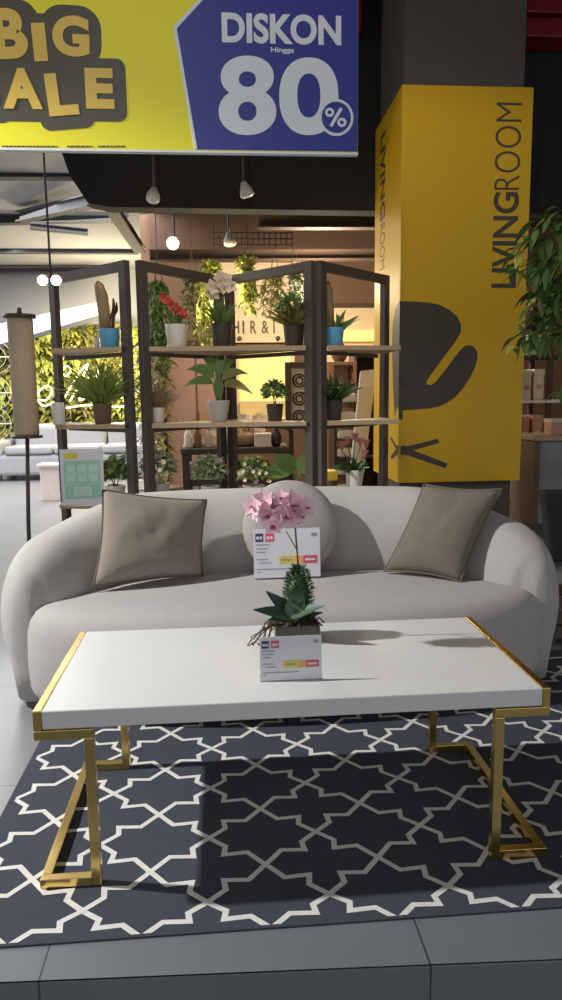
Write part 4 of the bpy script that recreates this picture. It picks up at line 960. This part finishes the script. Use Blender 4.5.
# ================================================================== RIGHT SIDE
# rack with boxes right of the column
ry = 5.75; a = Y(517, 440, ry); c = Y(547, 440, ry); rk = thing('storage_rack', 'dark storage rack with pale boxes right of the yellow column', 'rack', (a.x, ry, 0)); W_ = 1.1; ro = V(rk.location); hz = Y(530, 302, ry).z
for x_ in (0, c.x-a.x, W_):
    for y_ in (0, .35): b = bm_(); box(b, (x_-.02, y_-.02, 0), (x_+.02, y_+.02, hz), .002); obj('post', b, m_beamd, rk)
bz = [Y(530, py, ry).z for py in (502, 447, 400, 355, 322)]
for z in bz: b = bm_(); box(b, (-.02, -.03, z-.025), (W_+.02, .38, z), .003); obj('shelf', b, m_beamd if z != bz[2] else m_potw, rk)  # one board's brightly lit look is put into a white colour
def rbox(x, w_, z, h, m, lab):
    t = thing('storage_box', lab, 'box', (a.x+x, ry+.02, z+.0005)); b = bm_(); box(b, (-w_/2, 0, 0), (w_/2, .3, h*.8), .004); obj('body', b, m, t); b = bm_(); box(b, (-w_/2-.003, -.003, h*.8), (w_/2+.003, .303, h), .004); obj('lid', b, m, t); b = bm_(); box(b, (-.02, -.006, h*.35), (.02, -.001, h*.5), .001); obj('tag', b, m_potw if m is m_box else m_box, t)
sp = (c.x-a.x)
rbox(sp*.30, .07, bz[2], .24, m_boxw, 'white box at left on the lit rack shelf'); rbox(sp*.70, .085, bz[2], .25, m_boxw, 'white box at right on the lit rack shelf')
rbox(sp*.28, .075, bz[1], .25, m_box, 'tan box at left on the rack shelf below white boxes'); rbox(sp*.70, .085, bz[1], .26, m_box, 'tan box at right on the rack shelf below white boxes')
rbox(sp*.5, .16, bz[0], .22, m_box, 'wide tan box on the lowest visible rack shelf'); rbox(sp*.5, .12, bz[3], .16, m_boxw, 'pale box near the top of the dark rack')
# grey cabinet with wood edge
cy = 4.75; p = Y(536, 436, cy); cb = thing('grey_cabinet', 'grey fronted cabinet with wooden edge at the right of frame', 'cabinet', (p.x, cy, 0)); h = p.z; W_ = .8
b = bm_(); box(b, (0, 0, .06), (.035, .4, h-.036), .003); obj('side_panel', b, m_potb, cb); b = bm_(); box(b, (W_-.035, 0, .06), (W_, .4, h-.036), .003); obj('side_panel', b, m_board, cb)
b = bm_(); box(b, (-.008, -.008, h-.035), (W_+.008, .4, h), .004); obj('top', b, m_board, cb)
for k in range(2):
    b = bm_(); box(b, (.037+k*.365, .008, .07), (.037+k*.365+.36, .03, h-.04), .003); dr = obj('door', b, m_grey, cb); b = bm_(); ball(b, (.33+k*.14, -.002, h-.14), .014); obj('knob', b, m_darkmetal, dr)
b = bm_(); box(b, (.036, .031, .06), (W_-.036, .4, .09)); box(b, (.036, .38, .09), (W_-.036, .4, h-.036)); obj('carcass', b, m_board, cb)
b = bm_(); box(b, (.05, .05, 0), (W_-.05, .38, .06)); obj('plinth', b, m_beamd, cb)
t = thing('storage_box', 'patterned box standing on the grey cabinet', 'box', (Y(557, 434, cy+.1).x, cy+.12, h+.0005)); b = bm_(); box(b, (-.06, -.06, 0), (.1, .06, .085), .004); obj('body', b, m_box, t); b = bm_(); box(b, (-.063, -.063, .085), (.103, .063, .11), .003); obj('lid', b, m_boxw, t)
# black chair beyond the right arm
p = Y(543, 491, 3.45); ch = thing('black_armchair', 'black upholstered chair cut off by right edge beside sofa arm', 'chair', (p.x+.32, 3.75, 0)); hh = p.z
b = bm_()
vs = [(-.32, 0, hh), (.32, 0, hh), (.27, -.03, .34), (-.27, -.03, .34)]
prism(b, [V((x, y-.3, z)) for x, y, z in vs], (0, 1, 0), .07); bevel_all(b, .015, 2); obj('backrest', b, m_blackfab, ch)
b = bm_(); box(b, (-.27, -.25, .34), (.27, .25, .44), .03, seg=3); obj('seat', b, m_blackfab, ch)
for x_ in (-.22, .22):
    for y_ in (-.2, .2): b = bm_(); tube(b, [(x_*1.1, y_*1.1, 0), (x_, y_, .35)], [.012, .016], 8); obj('leg', b, m_beamd, ch)
t = thing('wooden_crate', 'low brown wooden crate on the floor beside the right sofa arm', 'crate', (Y(549, 660, 3.1).x+.28, 3.3, 0)); hz = .24
b = bm_()
for z in (.03, .10, .17): box(b, (-.23, -.12, z), (.23, -.10, z+.06), .003)
obj('front_slats', b, m_potb, t); b = bm_()
for z in (.03, .10, .17): box(b, (-.23, .10, z), (.23, .12, z+.06), .003)
obj('back_slats', b, m_potb, t)
for s in (-1, 1): b = bm_(); box(b, (s*.215-.015, -.099, .0), (s*.215+.015, .099, hz), .003); obj('end_panel', b, m_potb, t)
b = bm_(); box(b, (-.2, -.099, .02), (.2, .099, .035)); obj('bottom', b, m_potb, t)
# leafy tree reaching in from the right
tx, tyy = 2.45, 3.35; ft = thing('ficus_tree', 'leafy green indoor tree reaching in from right edge before the column', 'tree', (tx, tyy, 0)); fo = V((tx, tyy, 0))
b = bm_(); lathe(b, pot_prof(.15, .2, .38), 28); obj('pot', b, m_potw, ft)
b = bm_(); tube(b, [(0, 0, .34), (.02, 0, .9), (-.03, 0, 1.5), (0, 0, 2.0)], [.028, .025, .02, .012], 8); obj('trunk', b, m_stem, ft)
bb = bm_(); bl = bm_()
ends = [(503, 268), (515, 240), (530, 222), (548, 215), (520, 285), (540, 262), (555, 245), (505, 340), (516, 318), (528, 300), (545, 290), (540, 325), (556, 310), (555, 340), (545, 392), (570, 260), (580, 300), (590, 230)]
for k, (px, py) in enumerate(ends):
    e = Y(px+13, py, 3.3+R.uniform(-.12, .2))-fo; s = V((-.02, 0, min(1.95, max(1.15, e.z-.05+.15)))); mid = s.lerp(e, .55)+V((0, 0, .10))
    pts = [s, s.lerp(mid, .5)+V((0, 0, .05)), mid, e]; tube(bb, pts, [.009, .007, .005, .002], 5)
    nl = 12 if (px, py) == (545, 392) else 44
    for j in range(nl):
        u = R.uniform(.66, 1.02) if nl > 12 else R.uniform(.88, 1); q = (pts[1].lerp(pts[2], min(1, u*1.3)) if u < .6 else pts[2].lerp(pts[3], (u-.6)/.4)); d = (e-mid).normalized()*.7+rdir(-.9, .5)
        leaf(bl, q+V((R.uniform(-.03, .03), R.uniform(-.05, .05), R.uniform(-.04, .03))), d, R.uniform(.06, .10), R.uniform(.032, .05), droop=.4, seg=4, fold=.3, mi=1 if R.random() < .12 else 0)
obj('branch', bb, m_stem, ft); obj('foliage', bl, [leafm('leaf_ficus', (70, 104, 50), (112, 142, 74)), m_lf_y], ft)

# repeats of one kind share a group
GR = {'ceiling_beam': 'beams under the ceiling', 'ceiling_spotlight': 'spotlights hanging from the ceiling', 'hanging_plant': 'hanging plants behind the shelf', 'figurine': 'figurines on the dark table',
      'price_card': 'price cards in the sofa group', 'throw_cushion': 'square cushions on the sofa', 'folded_cloths': 'folded cloths under the display table', 'ceramic_candle': 'candles on the shelf', 'floor_plant': 'floor plants behind the shelf', 'lit_niche': 'lit niches in the back wall'}
for o in list(C.objects):
    if o.parent or 'label' not in o: continue
    k = o.name.split('.')[0]
    if k in GR: o['group'] = GR[k]
    elif o['category'] == 'potted plant' : o['group'] = 'potted plants on the shelf boards'
    elif k == 'storage_box' and 'rack' in o['label']: o['group'] = 'boxes on the storage rack'
